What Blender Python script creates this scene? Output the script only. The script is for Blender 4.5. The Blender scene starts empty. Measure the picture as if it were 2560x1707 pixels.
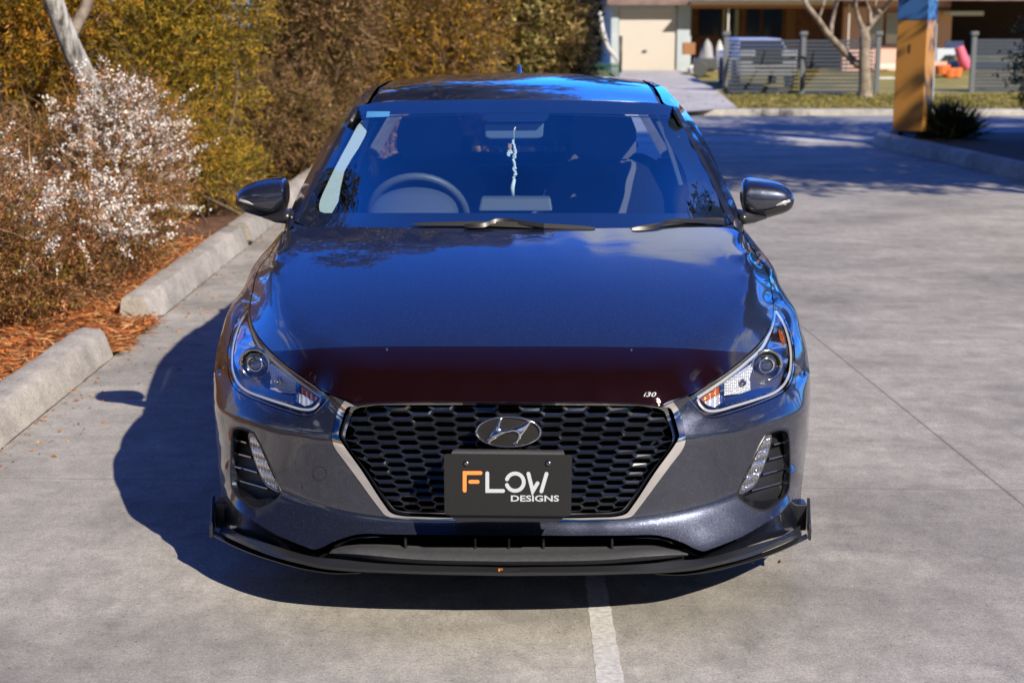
import bpy, bmesh, math, random
import numpy as np
from mathutils import Vector, Matrix
from mathutils.geometry import delaunay_2d_cdt

# ---------------------------------------------------------------- camera, sky, sun
S = bpy.context.scene
CAMP = np.array([.062, -4.2, 1.70]); PITCH = math.radians(11.82); YAW = math.radians(.70)
FPX = 3910.7; CX = 1280.; CY = 853.5          # focal length in pixels of the 2560 wide photograph
cd = bpy.data.cameras.new('camera'); cam = bpy.data.objects.new('camera', cd); S.collection.objects.link(cam)
cam.location = CAMP; cam.rotation_euler = (math.pi/2-PITCH, 0, YAW)
cd.sensor_width = 36; cd.lens = FPX/2560*36; cd.clip_end = 600; cd.clip_start = .05
cd.dof.use_dof = True; cd.dof.focus_distance = 4.75; cd.dof.aperture_fstop = 4.5
S.camera = cam
S.view_settings.view_transform = 'Standard'; S.view_settings.look = 'None'
S.view_settings.exposure = 0.55; S.view_settings.gamma = 1
SUNV = Vector((.85, -1.07, 1.0)).normalized()
SUN_EL = math.asin(SUNV.z); SUN_ROT = math.atan2(SUNV.x, SUNV.y)
W = bpy.data.worlds.new('World'); S.world = W; W.use_nodes = True
nt = W.node_tree; nt.nodes.clear()
def wn(t, **k):
    n = nt.nodes.new(t)
    for a, b in k.items(): setattr(n, a, b)
    return n
sky = wn('ShaderNodeTexSky', sky_type='NISHITA', sun_disc=False, sun_elevation=SUN_EL, sun_rotation=SUN_ROT,
         altitude=300, air_density=1.0, dust_density=.25, ozone_density=5.0)
tint = wn('ShaderNodeMix', data_type='RGBA', blend_type='MULTIPLY'); tint.inputs['Factor'].default_value = 1
tint.inputs['B'].default_value = (.12, .66, 1.80, 1)
nt.links.new(sky.outputs[0], tint.inputs['A'])
# a few fair weather clouds low in the sky behind the car
tc = wn('ShaderNodeTexCoord'); mp = wn('ShaderNodeMapping'); mp.inputs['Scale'].default_value = (1, 1, 2.6)
nz = wn('ShaderNodeTexNoise'); nz.inputs['Scale'].default_value = 3.2; nz.inputs['Detail'].default_value = 9; nz.inputs['Roughness'].default_value = .55
mp.inputs['Location'].default_value = (.35, .1, .4)
nt.links.new(tc.outputs['Generated'], mp.inputs[0]); nt.links.new(mp.outputs[0], nz.inputs[0])
rp = wn('ShaderNodeMapRange'); rp.inputs[1].default_value = .54; rp.inputs[2].default_value = .66
nt.links.new(nz.outputs[0], rp.inputs[0])
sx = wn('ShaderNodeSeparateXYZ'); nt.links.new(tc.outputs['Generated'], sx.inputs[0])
hi = wn('ShaderNodeMapRange'); hi.inputs[1].default_value = .62; hi.inputs[2].default_value = .40; nt.links.new(sx.outputs['Z'], hi.inputs[0])
mm = wn('ShaderNodeMath', operation='MULTIPLY'); nt.links.new(rp.outputs[0], mm.inputs[0]); nt.links.new(hi.outputs[0], mm.inputs[1])
cl = wn('ShaderNodeMix', data_type='RGBA'); cl.inputs['B'].default_value = (13.0, 14.0, 16.0, 1)
# added sky weighting: brighter beyond the car for its reflections, dimmer behind the camera
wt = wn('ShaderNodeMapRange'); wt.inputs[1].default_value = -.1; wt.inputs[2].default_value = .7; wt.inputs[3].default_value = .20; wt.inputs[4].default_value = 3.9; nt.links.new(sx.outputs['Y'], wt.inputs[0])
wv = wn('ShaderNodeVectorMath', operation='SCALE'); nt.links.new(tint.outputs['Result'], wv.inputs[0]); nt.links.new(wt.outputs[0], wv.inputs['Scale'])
dp = wn('ShaderNodeVectorMath', operation='DOT_PRODUCT'); dp.inputs[1].default_value = (.19, .865, .464); nt.links.new(tc.outputs['Generated'], dp.inputs[0])
nd = wn('ShaderNodeMath', operation='MULTIPLY_ADD'); nd.inputs[1].default_value = .045; nt.links.new(nz.outputs[0], nd.inputs[0]); nt.links.new(dp.outputs['Value'], nd.inputs[2])
c2 = wn('ShaderNodeMapRange'); c2.inputs[1].default_value = 1.0125; c2.inputs[2].default_value = 1.019; nt.links.new(nd.outputs[0], c2.inputs[0])
mxx = wn('ShaderNodeMath', operation='MAXIMUM'); nt.links.new(mm.outputs[0], mxx.inputs[0]); nt.links.new(c2.outputs[0], mxx.inputs[1])
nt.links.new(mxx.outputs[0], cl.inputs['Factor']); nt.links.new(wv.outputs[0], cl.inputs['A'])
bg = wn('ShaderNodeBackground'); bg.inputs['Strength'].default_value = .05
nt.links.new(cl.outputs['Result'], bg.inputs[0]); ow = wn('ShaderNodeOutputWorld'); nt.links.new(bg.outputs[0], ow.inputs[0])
sl = bpy.data.lights.new('sun', 'SUN'); sl.energy = 5.0; sl.angle = math.radians(.5); sl.color = (1, .90, .76)
so = bpy.data.objects.new('sun', sl); S.collection.objects.link(so)
so.rotation_euler = SUNV.to_track_quat('Z', 'Y').to_euler()
S.cycles.max_bounces = 10; S.cycles.transparent_max_bounces = 16

# ---------------------------------------------------------------- helpers
C = S.collection
cp, sp_, cyw, syw = math.cos(PITCH), math.sin(PITCH), math.cos(YAW), math.sin(YAW)
FW = np.array([-syw*cp, cyw*cp, -sp_]); RT = np.array([cyw, syw, 0.]); UP = np.cross(RT, FW)
def rays(p):
    p = np.asarray(p, float)
    return FW + (p[..., 0:1]-CX)/FPX*RT - (p[..., 1:2]-CY)/FPX*UP
def atY(px, py, Y):
    d = rays([px, py]); return CAMP + d*(Y-CAMP[1])/d[1]
def atZ(px, py, Z=0.):
    d = rays([px, py]); return CAMP + d*(Z-CAMP[2])/d[2]
def proj(P):
    v = np.asarray(P, float)-CAMP; q = v@FW
    return np.stack([CX+FPX*(v@RT)/q, CY-FPX*(v@UP)/q], -1)
def warp(P):
    P = np.array(P, float); ax = np.abs(P[..., 0])
    f = np.clip((ax-.4)/.4, 0, 1)*np.clip((1.2-P[..., 1])/.5, 0, 1)
    P[..., 0] *= 1-.011*f
    return P
def A(px, py, Y): return warp(atY(px, py, Y))
def aw(p): # list of (px,py,Y) -> warped 3d points
    return np.array([A(*q) for q in p])

def tag(o, label=None, cat=None, group=None, kind=None):
    if label: o['label'] = label
    if cat: o['category'] = cat
    if group: o['group'] = group
    if kind: o['kind'] = kind
    return o
def thing(name, label, cat, loc=(0, 0, 0), rz=0, group=None):
    o = bpy.data.objects.new(name, None); C.objects.link(o); o.location = loc; o.rotation_euler = (0, 0, rz)
    o.empty_display_size = .2
    return tag(o, label, cat, group)
def mesh_obj(name, V, F, mat, parent=None, smooth=True, normals=None, mats=None, mi=None):
    V = np.asarray(V, np.float32); me = bpy.data.meshes.new(name)
    if isinstance(F, np.ndarray):
        n, k = F.shape; me.vertices.add(len(V)); me.vertices.foreach_set('co', V.ravel())
        me.loops.add(n*k); me.loops.foreach_set('vertex_index', F.astype(np.int32).ravel())
        me.polygons.add(n); me.polygons.foreach_set('loop_start', np.arange(0, n*k, k, dtype=np.int32))
        me.update(calc_edges=True)
    else:
        me.from_pydata([tuple(map(float, v)) for v in V], [], [tuple(int(i) for i in f) for f in F]); me.update()
    me.polygons.foreach_set('use_smooth', [bool(smooth)]*len(me.polygons))
    for m in (mats or [mat]): me.materials.append(m)
    if mi is not None: me.polygons.foreach_set('material_index', np.asarray(mi, np.int32))
    me.validate()
    if normals is not None:
        me.normals_split_custom_set_from_vertices([tuple(map(float, n)) for n in normals])
    o = bpy.data.objects.new(name, me); C.objects.link(o)
    if parent: o.parent = parent
    return o
def sharp(o, deg=35):
    me = o.data
    try: me.set_sharp_from_angle(angle=math.radians(deg))
    except Exception: pass
    return o
class MB:
    def __init__(s): s.V = []; s.F = []; s.M = []; s.m = 0
    def add(s, V, F):
        b = len(s.V); s.V += [tuple(map(float, v)) for v in V]; s.F += [tuple(int(b+i) for i in f) for f in F]; s.M += [s.m]*len(F); return s
    def box(s, c, d, rz=0, rot=None):
        x, y, z = [q/2 for q in d]; P = [Vector((sx*x, sy*y, sz*z)) for sz in (-1, 1) for sy in (-1, 1) for sx in (-1, 1)]
        R = rot if rot is not None else Matrix.Rotation(rz, 3, 'Z')
        P = [R@p+Vector(c) for p in P]
        return s.add(P, [(0, 2, 3, 1), (4, 5, 7, 6), (0, 1, 5, 4), (2, 6, 7, 3), (0, 4, 6, 2), (1, 3, 7, 5)])
    def bbox(s, a, b): return s.box([(p+q)/2 for p, q in zip(a, b)], [abs(q-p) for p, q in zip(a, b)])
    def tube(s, pts, r, n=8, caps=True):
        pts = [Vector(p) for p in pts]; R = r if hasattr(r, '__len__') else [r]*len(pts); V = []; F = []
        up = Vector((0, 0, 1)); k = len(pts); prev = None
        for i, p in enumerate(pts):
            t = (pts[min(i+1, k-1)]-pts[max(i-1, 0)]).normalized()
            a = t.cross(up) if prev is None else prev-t*prev.dot(t)
            if a.length < 1e-4: a = t.cross(Vector((1, 0, 0)))
            a.normalize(); prev = a; b = t.cross(a)
            for j in range(n):
                w = 2*math.pi*j/n; V.append(p+(a*math.cos(w)+b*math.sin(w))*R[i])
        for i in range(k-1):
            for j in range(n): F.append((i*n+j, i*n+(j+1) % n, (i+1)*n+(j+1) % n, (i+1)*n+j))
        if caps: F.append(tuple(range(n-1, -1, -1))); F.append(tuple((k-1)*n+j for j in range(n)))
        return s.add(V, F)
    def loft(s, rings, caps=True, closed=True):
        k = len(rings); n = len(rings[0]); V = [v for r in rings for v in r]; F = []
        for i in range(k-1):
            for j in range(n if closed else n-1): F.append((i*n+j, i*n+(j+1) % n, (i+1)*n+(j+1) % n, (i+1)*n+j))
        if caps and closed: F.append(tuple(range(n-1, -1, -1))); F.append(tuple((k-1)*n+j for j in range(n)))
        return s.add(V, F)
    def sph(s, c, r, nu=12, nv=8, sc=(1, 1, 1)):
        rings = []
        for i in range(nv+1):
            t = math.pi*i/nv; rr = max(math.sin(t), .01)*r
            rings.append([(c[0]+rr*math.cos(2*math.pi*j/nu)*sc[0], c[1]+rr*math.sin(2*math.pi*j/nu)*sc[1], c[2]-math.cos(t)*r*sc[2]) for j in range(nu)])
        return s.loft(rings)
    def cyl(s, a, b, r, r2=None, n=20): return s.tube([a, b], [r, r if r2 is None else r2], n)
    def build(s, name, mat, parent=None, smooth=False, bevel=0, seg=2, auto=None):
        mats = mat if isinstance(mat, list) else [mat]
        o = mesh_obj(name, s.V, s.F, None, parent, smooth or auto is not None, mats=mats, mi=s.M)
        if auto is not None: sharp(o, auto)
        if bevel:
            m = o.modifiers.new('bevel', 'BEVEL'); m.width = bevel; m.segments = seg; m.limit_method = 'ANGLE'
            m.harden_normals = False
        return o

def crv(pts, n=6):
    """smooth (centripetal-ish Catmull-Rom) resampling of an open polyline of any dimension"""
    P = np.array(pts, float); out = []; k = len(P)
    for i in range(k-1):
        p0 = P[i-1] if i else 2*P[0]-P[1]; p1, p2 = P[i], P[i+1]; p3 = P[i+2] if i+2 < k else 2*P[-1]-P[-2]
        d1 = max(np.linalg.norm(p2-p1), 1e-9); d0 = max(np.linalg.norm(p1-p0), 1e-9); d2 = max(np.linalg.norm(p3-p2), 1e-9)
        m1 = ((p1-p0)/d0*d1+(p2-p1))*.5; m2 = ((p3-p2)/d2*d1+(p2-p1))*.5
        for j in range(n):
            t = j/n; out.append((2*t**3-3*t*t+1)*p1+(t**3-2*t*t+t)*m1+(-2*t**3+3*t*t)*p2+(t**3-t*t)*m2)
    out.append(P[-1]); return np.array(out)
def resample(P, step):
    P = np.array(P, float); d = np.r_[0, np.cumsum(np.linalg.norm(np.diff(P, axis=0), axis=1))]
    n = max(2, int(round(d[-1]/step))+1); t = np.linspace(0, d[-1], n)
    return np.stack([np.interp(t, d, P[:, k]) for k in range(P.shape[1])], -1)

class Surf:
    """smooth sheet through 3d control points, charted by viewing direction (inverse depth thin plate spline)"""
    def __init__(s, pts, lam=2e-6, sym=True):
        P = np.array([atY(*p) for p in pts]); w = [1/(p[1]-CAMP[1]) for p in P]
        c = proj(P)
        if sym:
            M = P*np.array([-1, 1, 1]); keep = np.abs(P[:, 0]) > .02; c = np.r_[c, proj(M[keep])]; w = np.r_[w, np.array(w)[keep]]
        s.c = (c-[1280, 900])/1000.; w = np.array(w); n = len(w)
        K = s.k(s.c, s.c)+lam*np.eye(n); Q = np.c_[np.ones(n), s.c]
        M_ = np.block([[K, Q], [Q.T, np.zeros((3, 3))]]); s.s = np.linalg.solve(M_, np.r_[w, 0, 0, 0])
    def k(s, a, b):
        d2 = ((a[:, None]-b[None])**2).sum(-1); return np.where(d2 > 1e-14, d2*np.log(np.maximum(d2, 1e-14))*.5, 0)
    def raw(s, p):
        p = np.atleast_2d(p); q = (p-[1280, 900])/1000.
        w = s.k(q, s.c)@s.s[:-3]+np.c_[np.ones(len(q)), q]@s.s[-3:]
        d = rays(p); return CAMP+d*(1/w/d[:, 1])[:, None]
    def ev(s, p): return warp(s.raw(p))
    def nrm(s, p, h=1.5):
        p = np.atleast_2d(np.asarray(p, float)); a = s.ev(p+[h, 0])-s.ev(p-[h, 0]); b = s.ev(p+[0, h])-s.ev(p-[0, h])
        n = np.cross(a, b); n /= np.linalg.norm(n, axis=1)[:, None]+1e-12; fl = np.sign((n*(CAMP-s.ev(p))).sum(1)); return n*fl[:, None]

def inpoly(P, poly):
    x, y = P[:, 0], P[:, 1]; r = np.zeros(len(P), bool); q = np.asarray(poly); j = len(q)-1
    for i in range(len(q)):
        xi, yi = q[i]; xj, yj = q[j]
        c = ((yi > y) != (yj > y)) & (x < (xj-xi)*(y-yi)/((yj-yi) or 1e-12)+xi); r ^= c; j = i
    return r
def chart_mesh(outline, holes=(), step=8, bstep=5):
    loops = []
    for L in [outline]+list(holes):
        L = np.array(L, float)[:, :2]
        if np.linalg.norm(L[0]-L[-1]) > 1e-6: L = np.r_[L, L[:1]]
        # keep corners: resample each segment on its own
        out = []
        for a, b in zip(L[:-1], L[1:]):
            d = np.linalg.norm(b-a)
            if d < 1e-6: continue
            n = max(1, int(round(d/bstep))); out += [a+(b-a)*i/n for i in range(n)]
        loops.append(np.array(out))
    lo = loops[0].min(0); hi_ = loops[0].max(0)
    gx = np.arange(lo[0], hi_[0], step); gy = np.arange(lo[1], hi_[1], step*.87)
    G = np.array([(x+(step/2 if j % 2 else 0), y) for j, y in enumerate(gy) for x in gx])
    if len(G):
        ok = inpoly(G, loops[0])
        for h in loops[1:]: ok &= ~inpoly(G, h)
        G = G[ok]
    if len(G):
        B = np.concatenate(loops); keep = np.ones(len(G), bool)
        for i in range(0, len(G), 2000):
            d = ((G[i:i+2000, None]-B[None])**2).sum(-1).min(1); keep[i:i+2000] = d > (step*.5)**2
        G = G[keep]
    V = np.concatenate(loops+[G]) if len(G) else np.concatenate(loops)
    E = []; b = 0; rings = []
    for L in loops:
        n = len(L); E += [(b+i, b+(i+1) % n) for i in range(n)]; rings.append(list(range(b, b+n))); b += n
    vo, eo, fo, ov, oe, of = delaunay_2d_cdt([Vector(v) for v in V], E, [], 0, 1e-5)
    VO = np.array([tuple(v) for v in vo]); F = np.array([f for f in fo if len(f) == 3])
    cen = VO[F].mean(1); ok = inpoly(cen, loops[0])
    for h in loops[1:]: ok &= ~inpoly(cen, h)
    F = F[ok]
    mapv = {}
    for i, l in enumerate(ov):
        for q in l: mapv[q] = i
    rings = [[mapv.get(i, 0) for i in r] for r in rings]
    return VO, F, rings
def patch(name, surf, outline, mat, parent, holes=(), step=8, bstep=5, off=0., flange=.012, sides='both', weld=True, dy=0., bias=None):
    """a panel cut out of a Surf along traced outlines; sides 'both' = one object of both halves, 'R'/'L' = one side"""
    V2, F, rings = chart_mesh(outline, holes, step, bstep)
    P = surf.ev(V2); N = surf.nrm(V2); P = P+N*off; P[:, 1] += dy
    if bias is not None: P, N = bias(V2, P, N)
    # orient
    a, b, c = P[F[:, 0]], P[F[:, 1]], P[F[:, 2]]; g = np.cross(b-a, c-a); fl = (g*N[F[:, 0]]).sum(1) < 0
    F[fl] = F[fl][:, ::-1]
    mid = np.abs(P[:, 0]) < .006
    if weld and sides == 'both':
        P[mid, 0] = 0; N[mid, 0] = 0; N[mid] /= np.linalg.norm(N[mid], axis=1)[:, None]+1e-9
    VV = [P]; NN = [N]; FF = [F]; n = len(P)
    if flange:
        for r in rings:
            r = np.array(r)
            k = len(r); base = sum(len(v) for v in VV)
            NR = N[r]
            # direction pointing out of the panel across the rim, for the flange shading
            VV.append(P[r]); NN.append(None); VV.append(P[r]-NR*flange); NN.append(None)
            T = np.roll(P[r], -1, 0)-np.roll(P[r], 1, 0); nn = np.cross(T, NR); nn /= np.linalg.norm(nn, axis=1)[:, None]+1e-9
            mids = P[r].mean(0); sgn = 1 if ((nn*(P[r]-mids)).sum() > 0) else -1
            nn = nn*sgn; NN[-1] = nn; NN[-2] = nn
            i = np.arange(k); j = (i+1) % k
            onm = (np.abs(P[r][i, 0]) < 1e-9) & (np.abs(P[r][j, 0]) < 1e-9) if sides == 'both' else np.zeros(k, bool)
            A1 = np.stack([base+i, base+j, base+k+j], 1)[~onm]; A2 = np.stack([base+i, base+k+j, base+k+i], 1)[~onm]
            FF += [A1, A2]
    Vr = np.concatenate(VV); Nr = np.concatenate(NN); Fr = np.concatenate(FF)
    if sides in ('R', 'L'):
        if sides == 'L': Vr = Vr*[-1, 1, 1]; Nr = Nr*[-1, 1, 1]; Fr = Fr[:, ::-1]
        return mesh_obj(name, Vr, Fr, mat, parent, True, normals=Nr)
    Vl = Vr*[-1, 1, 1]; Nl = Nr*[-1, 1, 1]; Fl = Fr[:, ::-1]+len(Vr)
    return mesh_obj(name, np.r_[Vr, Vl], np.r_[Fr, Fl], mat, parent, True, normals=np.r_[Nr, Nl])
def mir(V, F):
    V = np.asarray(V, float); return V*[-1, 1, 1], [tuple(reversed(f)) for f in F]
def both(fn):
    for s in (1, -1): fn(s)

# ---------------------------------------------------------------- materials
def mat(name, col, rough=.6, metal=0., **k):
    m = bpy.data.materials.new(name); m.use_nodes = True; b = m.node_tree.nodes['Principled BSDF']
    b.inputs['Base Color'].default_value = (*col, 1); b.inputs['Roughness'].default_value = rough; b.inputs['Metallic'].default_value = metal
    for a, v in k.items(): b.inputs[a.replace('_', ' ')].default_value = v
    return m
def N_(m, t, **k):
    n = m.node_tree.nodes.new(t)
    for a, v in k.items(): setattr(n, a, v)
    return n
def L_(m, a, b): m.node_tree.links.new(a, b)
def noisy(m, c1, c2, scale=5., detail=8, lo=.3, hi=.7, bump=0., bscale=None, rough=None, stretch=(1, 1, 1), obj=False, third=None):
    b = m.node_tree.nodes['Principled BSDF']; t = N_(m, 'ShaderNodeTexCoord'); mp = N_(m, 'ShaderNodeMapping'); mp.inputs['Scale'].default_value = stretch
    L_(m, t.outputs['Object' if obj else 'Object'], mp.inputs[0]); n = N_(m, 'ShaderNodeTexNoise'); n.inputs['Scale'].default_value = scale; n.inputs['Detail'].default_value = detail
    L_(m, mp.outputs[0], n.inputs[0]); r = N_(m, 'ShaderNodeValToRGB'); L_(m, n.outputs[0], r.inputs[0])
    r.color_ramp.elements[0].position = lo; r.color_ramp.elements[0].color = (*c1, 1); r.color_ramp.elements[1].position = hi; r.color_ramp.elements[1].color = (*c2, 1)
    if third: e = r.color_ramp.elements.new((lo+hi)/2); e.color = (*third, 1)
    L_(m, r.outputs[0], b.inputs['Base Color'])
    if bump:
        n2 = N_(m, 'ShaderNodeTexNoise'); n2.inputs['Scale'].default_value = bscale or scale*6; n2.inputs['Detail'].default_value = 6; L_(m, mp.outputs[0], n2.inputs[0])
        bp = N_(m, 'ShaderNodeBump'); bp.inputs['Strength'].default_value = bump; bp.inputs['Distance'].default_value = .02
        L_(m, n2.outputs[0], bp.inputs['Height']); L_(m, bp.outputs[0], b.inputs['Normal'])
    return m

M = {}
def car_paint(name, base, flake=.085):
    m = mat(name, base, .34, .75, Coat_Weight=1.0, Coat_Roughness=.012, Coat_IOR=1.8)
    b = m.node_tree.nodes['Principled BSDF']; t = N_(m, 'ShaderNodeTexCoord')
    v = N_(m, 'ShaderNodeTexVoronoi'); v.inputs['Scale'].default_value = 760; L_(m, t.outputs['Object'], v.inputs['Vector'])
    sub = N_(m, 'ShaderNodeVectorMath', operation='SUBTRACT'); sub.inputs[1].default_value = (.5, .5, .5); L_(m, v.outputs['Color'], sub.inputs[0])
    sc = N_(m, 'ShaderNodeVectorMath', operation='SCALE'); sc.inputs['Scale'].default_value = flake; L_(m, sub.outputs[0], sc.inputs[0])
    g = N_(m, 'ShaderNodeNewGeometry'); ad = N_(m, 'ShaderNodeVectorMath', operation='ADD'); L_(m, g.outputs['Normal'], ad.inputs[0]); L_(m, sc.outputs[0], ad.inputs[1])
    nm = N_(m, 'ShaderNodeVectorMath', operation='NORMALIZE'); L_(m, ad.outputs[0], nm.inputs[0]); L_(m, nm.outputs[0], b.inputs['Normal'])
    # flake brightness
    s = N_(m, 'ShaderNodeSeparateColor'); L_(m, v.outputs['Color'], s.inputs[0]); pw = N_(m, 'ShaderNodeMapRange'); pw.inputs[1].default_value = .965; pw.inputs[2].default_value = 1.; pw.inputs[3].default_value = 0; pw.inputs[4].default_value = 1
    L_(m, s.outputs[0], pw.inputs[0]); mx = N_(m, 'ShaderNodeMix', data_type='RGBA'); mx.inputs['A'].default_value = (*base, 1); mx.inputs['B'].default_value = (.17, .185, .24, 1)
    L_(m, pw.outputs[0], mx.inputs['Factor']); L_(m, mx.outputs['Result'], b.inputs['Base Color'])
    return m
M['paint'] = car_paint('metallic_paint', (.032, .038, .064))
M['black'] = mat('satin_black_plastic', (.012, .012, .014), .38)
M['void'] = mat('dark_void', (.004, .004, .005), .9)
M['gloss'] = mat('gloss_black', (.012, .014, .020), .12, Coat_Weight=1., Coat_Roughness=.03, Coat_IOR=2.8)
M['chrome'] = mat('chrome', (.72, .70, .68), .08, 1.)
M['dchrome'] = mat('dark_chrome', (.92, .89, .85), .09, 1.)
M['lipgrey'] = mat('grey_satin_plastic', (.05, .052, .058), .45)
noisy(M['lipgrey'], (.050, .052, .058), (.066, .068, .075), 90, 6)
M['splitter'] = mat('splitter_black', (.018, .019, .022), .33, Coat_Weight=.3, Coat_Roughness=.15)
M['rubber'] = mat('rubber', (.014, .014, .015), .75)
M['platebk'] = mat('matt_plate', (.02, .02, .024), .6, Specular_IOR_Level=.25); noisy(M['platebk'], (.007, .0068, .0085), (.014, .0137, .0165), 500, 3)
M['orange'] = mat('orange_print', (.90, .25, .05), .5)
M['greyprint'] = mat('grey_print', (.42, .45, .50), .5)
M['white'] = mat('white_print', (.8, .8, .8), .45)
M['screw'] = mat('screw_metal', (.22, .22, .23), .25, 1.)
M['amber'] = mat('amber_lens', (.85, .20, .01), .15, Coat_Weight=1.)
M['amber2'] = mat('amber_reflector', (.75, .16, .02), .12, .6, Coat_Weight=1.)
M['refl'] = mat('reflector', (.52, .53, .55), .22, .35, Coat_Weight=1.)
M['bezel'] = mat('bezel_chrome', (.50, .50, .50), .16, 1.)
M['drl'] = mat('lamp_facets', (.80, .82, .85), .16, 1.)
M['ledbar'] = mat('light_guide', (.40, .40, .41), .18, Coat_Weight=1.)
M['lampdark'] = mat('lamp_housing', (.16, .155, .15), .25, .7, Coat_Weight=.5)
M['cabin'] = mat('cabin_plastic', (.075, .08, .09), .5)
M['cabin_l'] = mat('cabin_trim_light', (.42, .45, .46), .75)
M['seat'] = mat('seat_cloth', (.07, .075, .09), .85)
M['roofpaint'] = M['paint']
def glass(name, tint_, ior=1.5, rough=0., spec=(1, 1, 1), base=None, alpha=0.):
    m = bpy.data.materials.new(name); m.use_nodes = True; t = m.node_tree; t.nodes.clear()
    o = N_(m, 'ShaderNodeOutputMaterial'); tr = N_(m, 'ShaderNodeBsdfTransparent'); tr.inputs[0].default_value = (*tint_, 1)
    g = N_(m, 'ShaderNodeBsdfGlossy'); g.inputs['Roughness'].default_value = rough; g.inputs[0].default_value = (*spec, 1)
    f = N_(m, 'ShaderNodeFresnel'); gg = N_(m, 'ShaderNodeNewGeometry'); mr = N_(m, 'ShaderNodeMapRange'); mr.inputs[3].default_value = ior; mr.inputs[4].default_value = 1/ior; L_(m, gg.outputs['Backfacing'], mr.inputs[0]); L_(m, mr.outputs[0], f.inputs[0]); mx = N_(m, 'ShaderNodeMixShader'); L_(m, f.outputs[0], mx.inputs[0])
    src = tr.outputs[0]
    if alpha:
        d = N_(m, 'ShaderNodeBsdfDiffuse'); d.inputs[0].default_value = (*base, 1); m2 = N_(m, 'ShaderNodeMixShader'); m2.inputs[0].default_value = alpha
        L_(m, tr.outputs[0], m2.inputs[1]); L_(m, d.outputs[0], m2.inputs[2]); src = m2.outputs[0]
    L_(m, src, mx.inputs[1]); L_(m, g.outputs[0], mx.inputs[2]); L_(m, mx.outputs[0], o.inputs[0]); return m
M['ws'] = glass('windscreen_glass', (.78, .92, .98), 2.0, 0, (.95, .98, 1))
M['lens'] = glass('lamp_cover', (.93, .94, .95), 1.5)
M['proj'] = mat('projector_glass', (.02, .025, .035), .03, 0, Coat_Weight=1., Coat_IOR=2.0)
M['acrylic'] = glass('smoked_acrylic', (.12, .058, .042), 1.55, .012, base=(.03, .008, .006), alpha=.25)
M['sideglass'] = glass('side_glass', (.10, .12, .14), 1.6)
# ================================================================= THE CAR
car = thing('hatchback_car', 'dark metallic blue-grey hatchback parked facing the camera with smoked bonnet guard and black front splitter', 'car')
def z1(x, y): return (1700+x/4.9, 740+y/4.9)
def z2(x, y): return (1800+x/4.9, 1040+y/4.9)
def z6(x, y): return (1280+x/4.356, 960+y/4.356)
def z8(x, y): return (1100+x/5.2275, 1020+y/5.2275)
def push(d):
    def f(V2, P, N):
        v = P-CAMP; r = np.linalg.norm(v, axis=1)[:, None]; return P+v/r*d, N
    return f
LIPP = [(1273, 1006), (1370, 1005.5), (1464, 1005), (1555, 1008), (1624, 1011), (1656, 1014)]
# ---- bonnet: one smooth section profile, swept back at the sides, crowned, with a shoulder crease
_y = np.array([.055, .07, .11, .2, .35, .5, .65, .8, .97, 1.15, 1.3]); _z = np.array([.622, .657, .705, .762, .832, .889, .936, .972, 1.001, 1.022, 1.035])
_pc = np.polyfit(np.sqrt(_y-.05), _z, 5)
def Pz(y): return np.polyval(_pc, np.sqrt(np.clip(y-.05, .0008, 1.3)))
def hbase(x, Y): return Pz(Y-.30*abs(x)**2.5)-.035*x*x
def hit(px, py, f, lo=.02, hi=1.7):
    Y = lo
    while Y < hi:
        P = atY(px, py, Y)
        if P[2] < f(P[0], Y): return Y
        Y += .001
    return hi
CRP = [(1863, 590), (1880, 640), (1884, 690), (1873, 745), (1845, 790), (1800, 840), (1760, 876), (1722, 920), (1694, 968)]
cy_ = [hit(*c, hbase) for c in CRP]; cxs = np.array([atY(c[0], c[1], y)[0] for c, y in zip(CRP, cy_)])
_cc = np.polyfit(np.sqrt(cy_), cxs, 4)
def xcr(Y): return np.polyval(_cc, np.sqrt(min(max(Y, .10), 1.1)))
def hfull(x, Y, g=1.0):
    u = abs(x)-xcr(Y); w = .012; return hbase(abs(x), Y)-g*w*np.log1p(np.exp(min(u/w, 60)))
SP = [(1682, 1003), (1722, 988), (1750, 974), (1806, 938), (1843, 912), (1874, 887), (1904, 858), (1926, 830), (1937, 805), (1941, 787), (1941, 760), (1937, 737), (1928, 693), (1916, 667)]
sy_ = [hit(px, py, hfull) for px, py in SP]
sy_ = list(np.convolve(np.r_[sy_[0], sy_, sy_[-1]], [.25, .5, .25], 'valid')); sy_[0] = hit(*SP[0], hfull); sy_[-1] = .975
SEAM = [(p[0], p[1], y) for p, y in zip(SP, sy_)]+[(1899, 647, 1.025), (1883, 622, 1.065), (1866, 595, 1.105), (1860, 584, 1.12)]
LIP = [(p[0], p[1], hit(p[0], p[1], hfull)) for p in LIPP]
COWL = [(1860, 584, 1.12)]+[(px, py, hit(px, py, hfull)) for px, py in ((1830, 572), (1800, 569), (1700, 569), (1500, 571), (1290, 573))]
def w2p(x, Y, z):
    q = proj(np.array([x, Y, z])); return (q[0], q[1], Y)
hood_c = [p for p in SEAM if p[1] < 640 or p[1] > 1]+LIP+COWL
_sx = np.array([atY(*p)[0] for p in SEAM]); _sY = np.array([p[2] for p in SEAM])
for x in (0, .12, .25, .38, .48, .56, .62, .67, .71, .75, .79):
    for Y in (.085, .13, .20, .30, .41, .53, .66, .80, .93):
        Yl = .30*x**2.5+.03
        if Y < Yl+.045 or x > np.interp(Y, _sY, _sx)-.022: continue
        hood_c.append(w2p(x, Y, hfull(x, Y)))
hood = Surf(hood_c, lam=4e-7)
X0 = lambda Y: None
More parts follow.
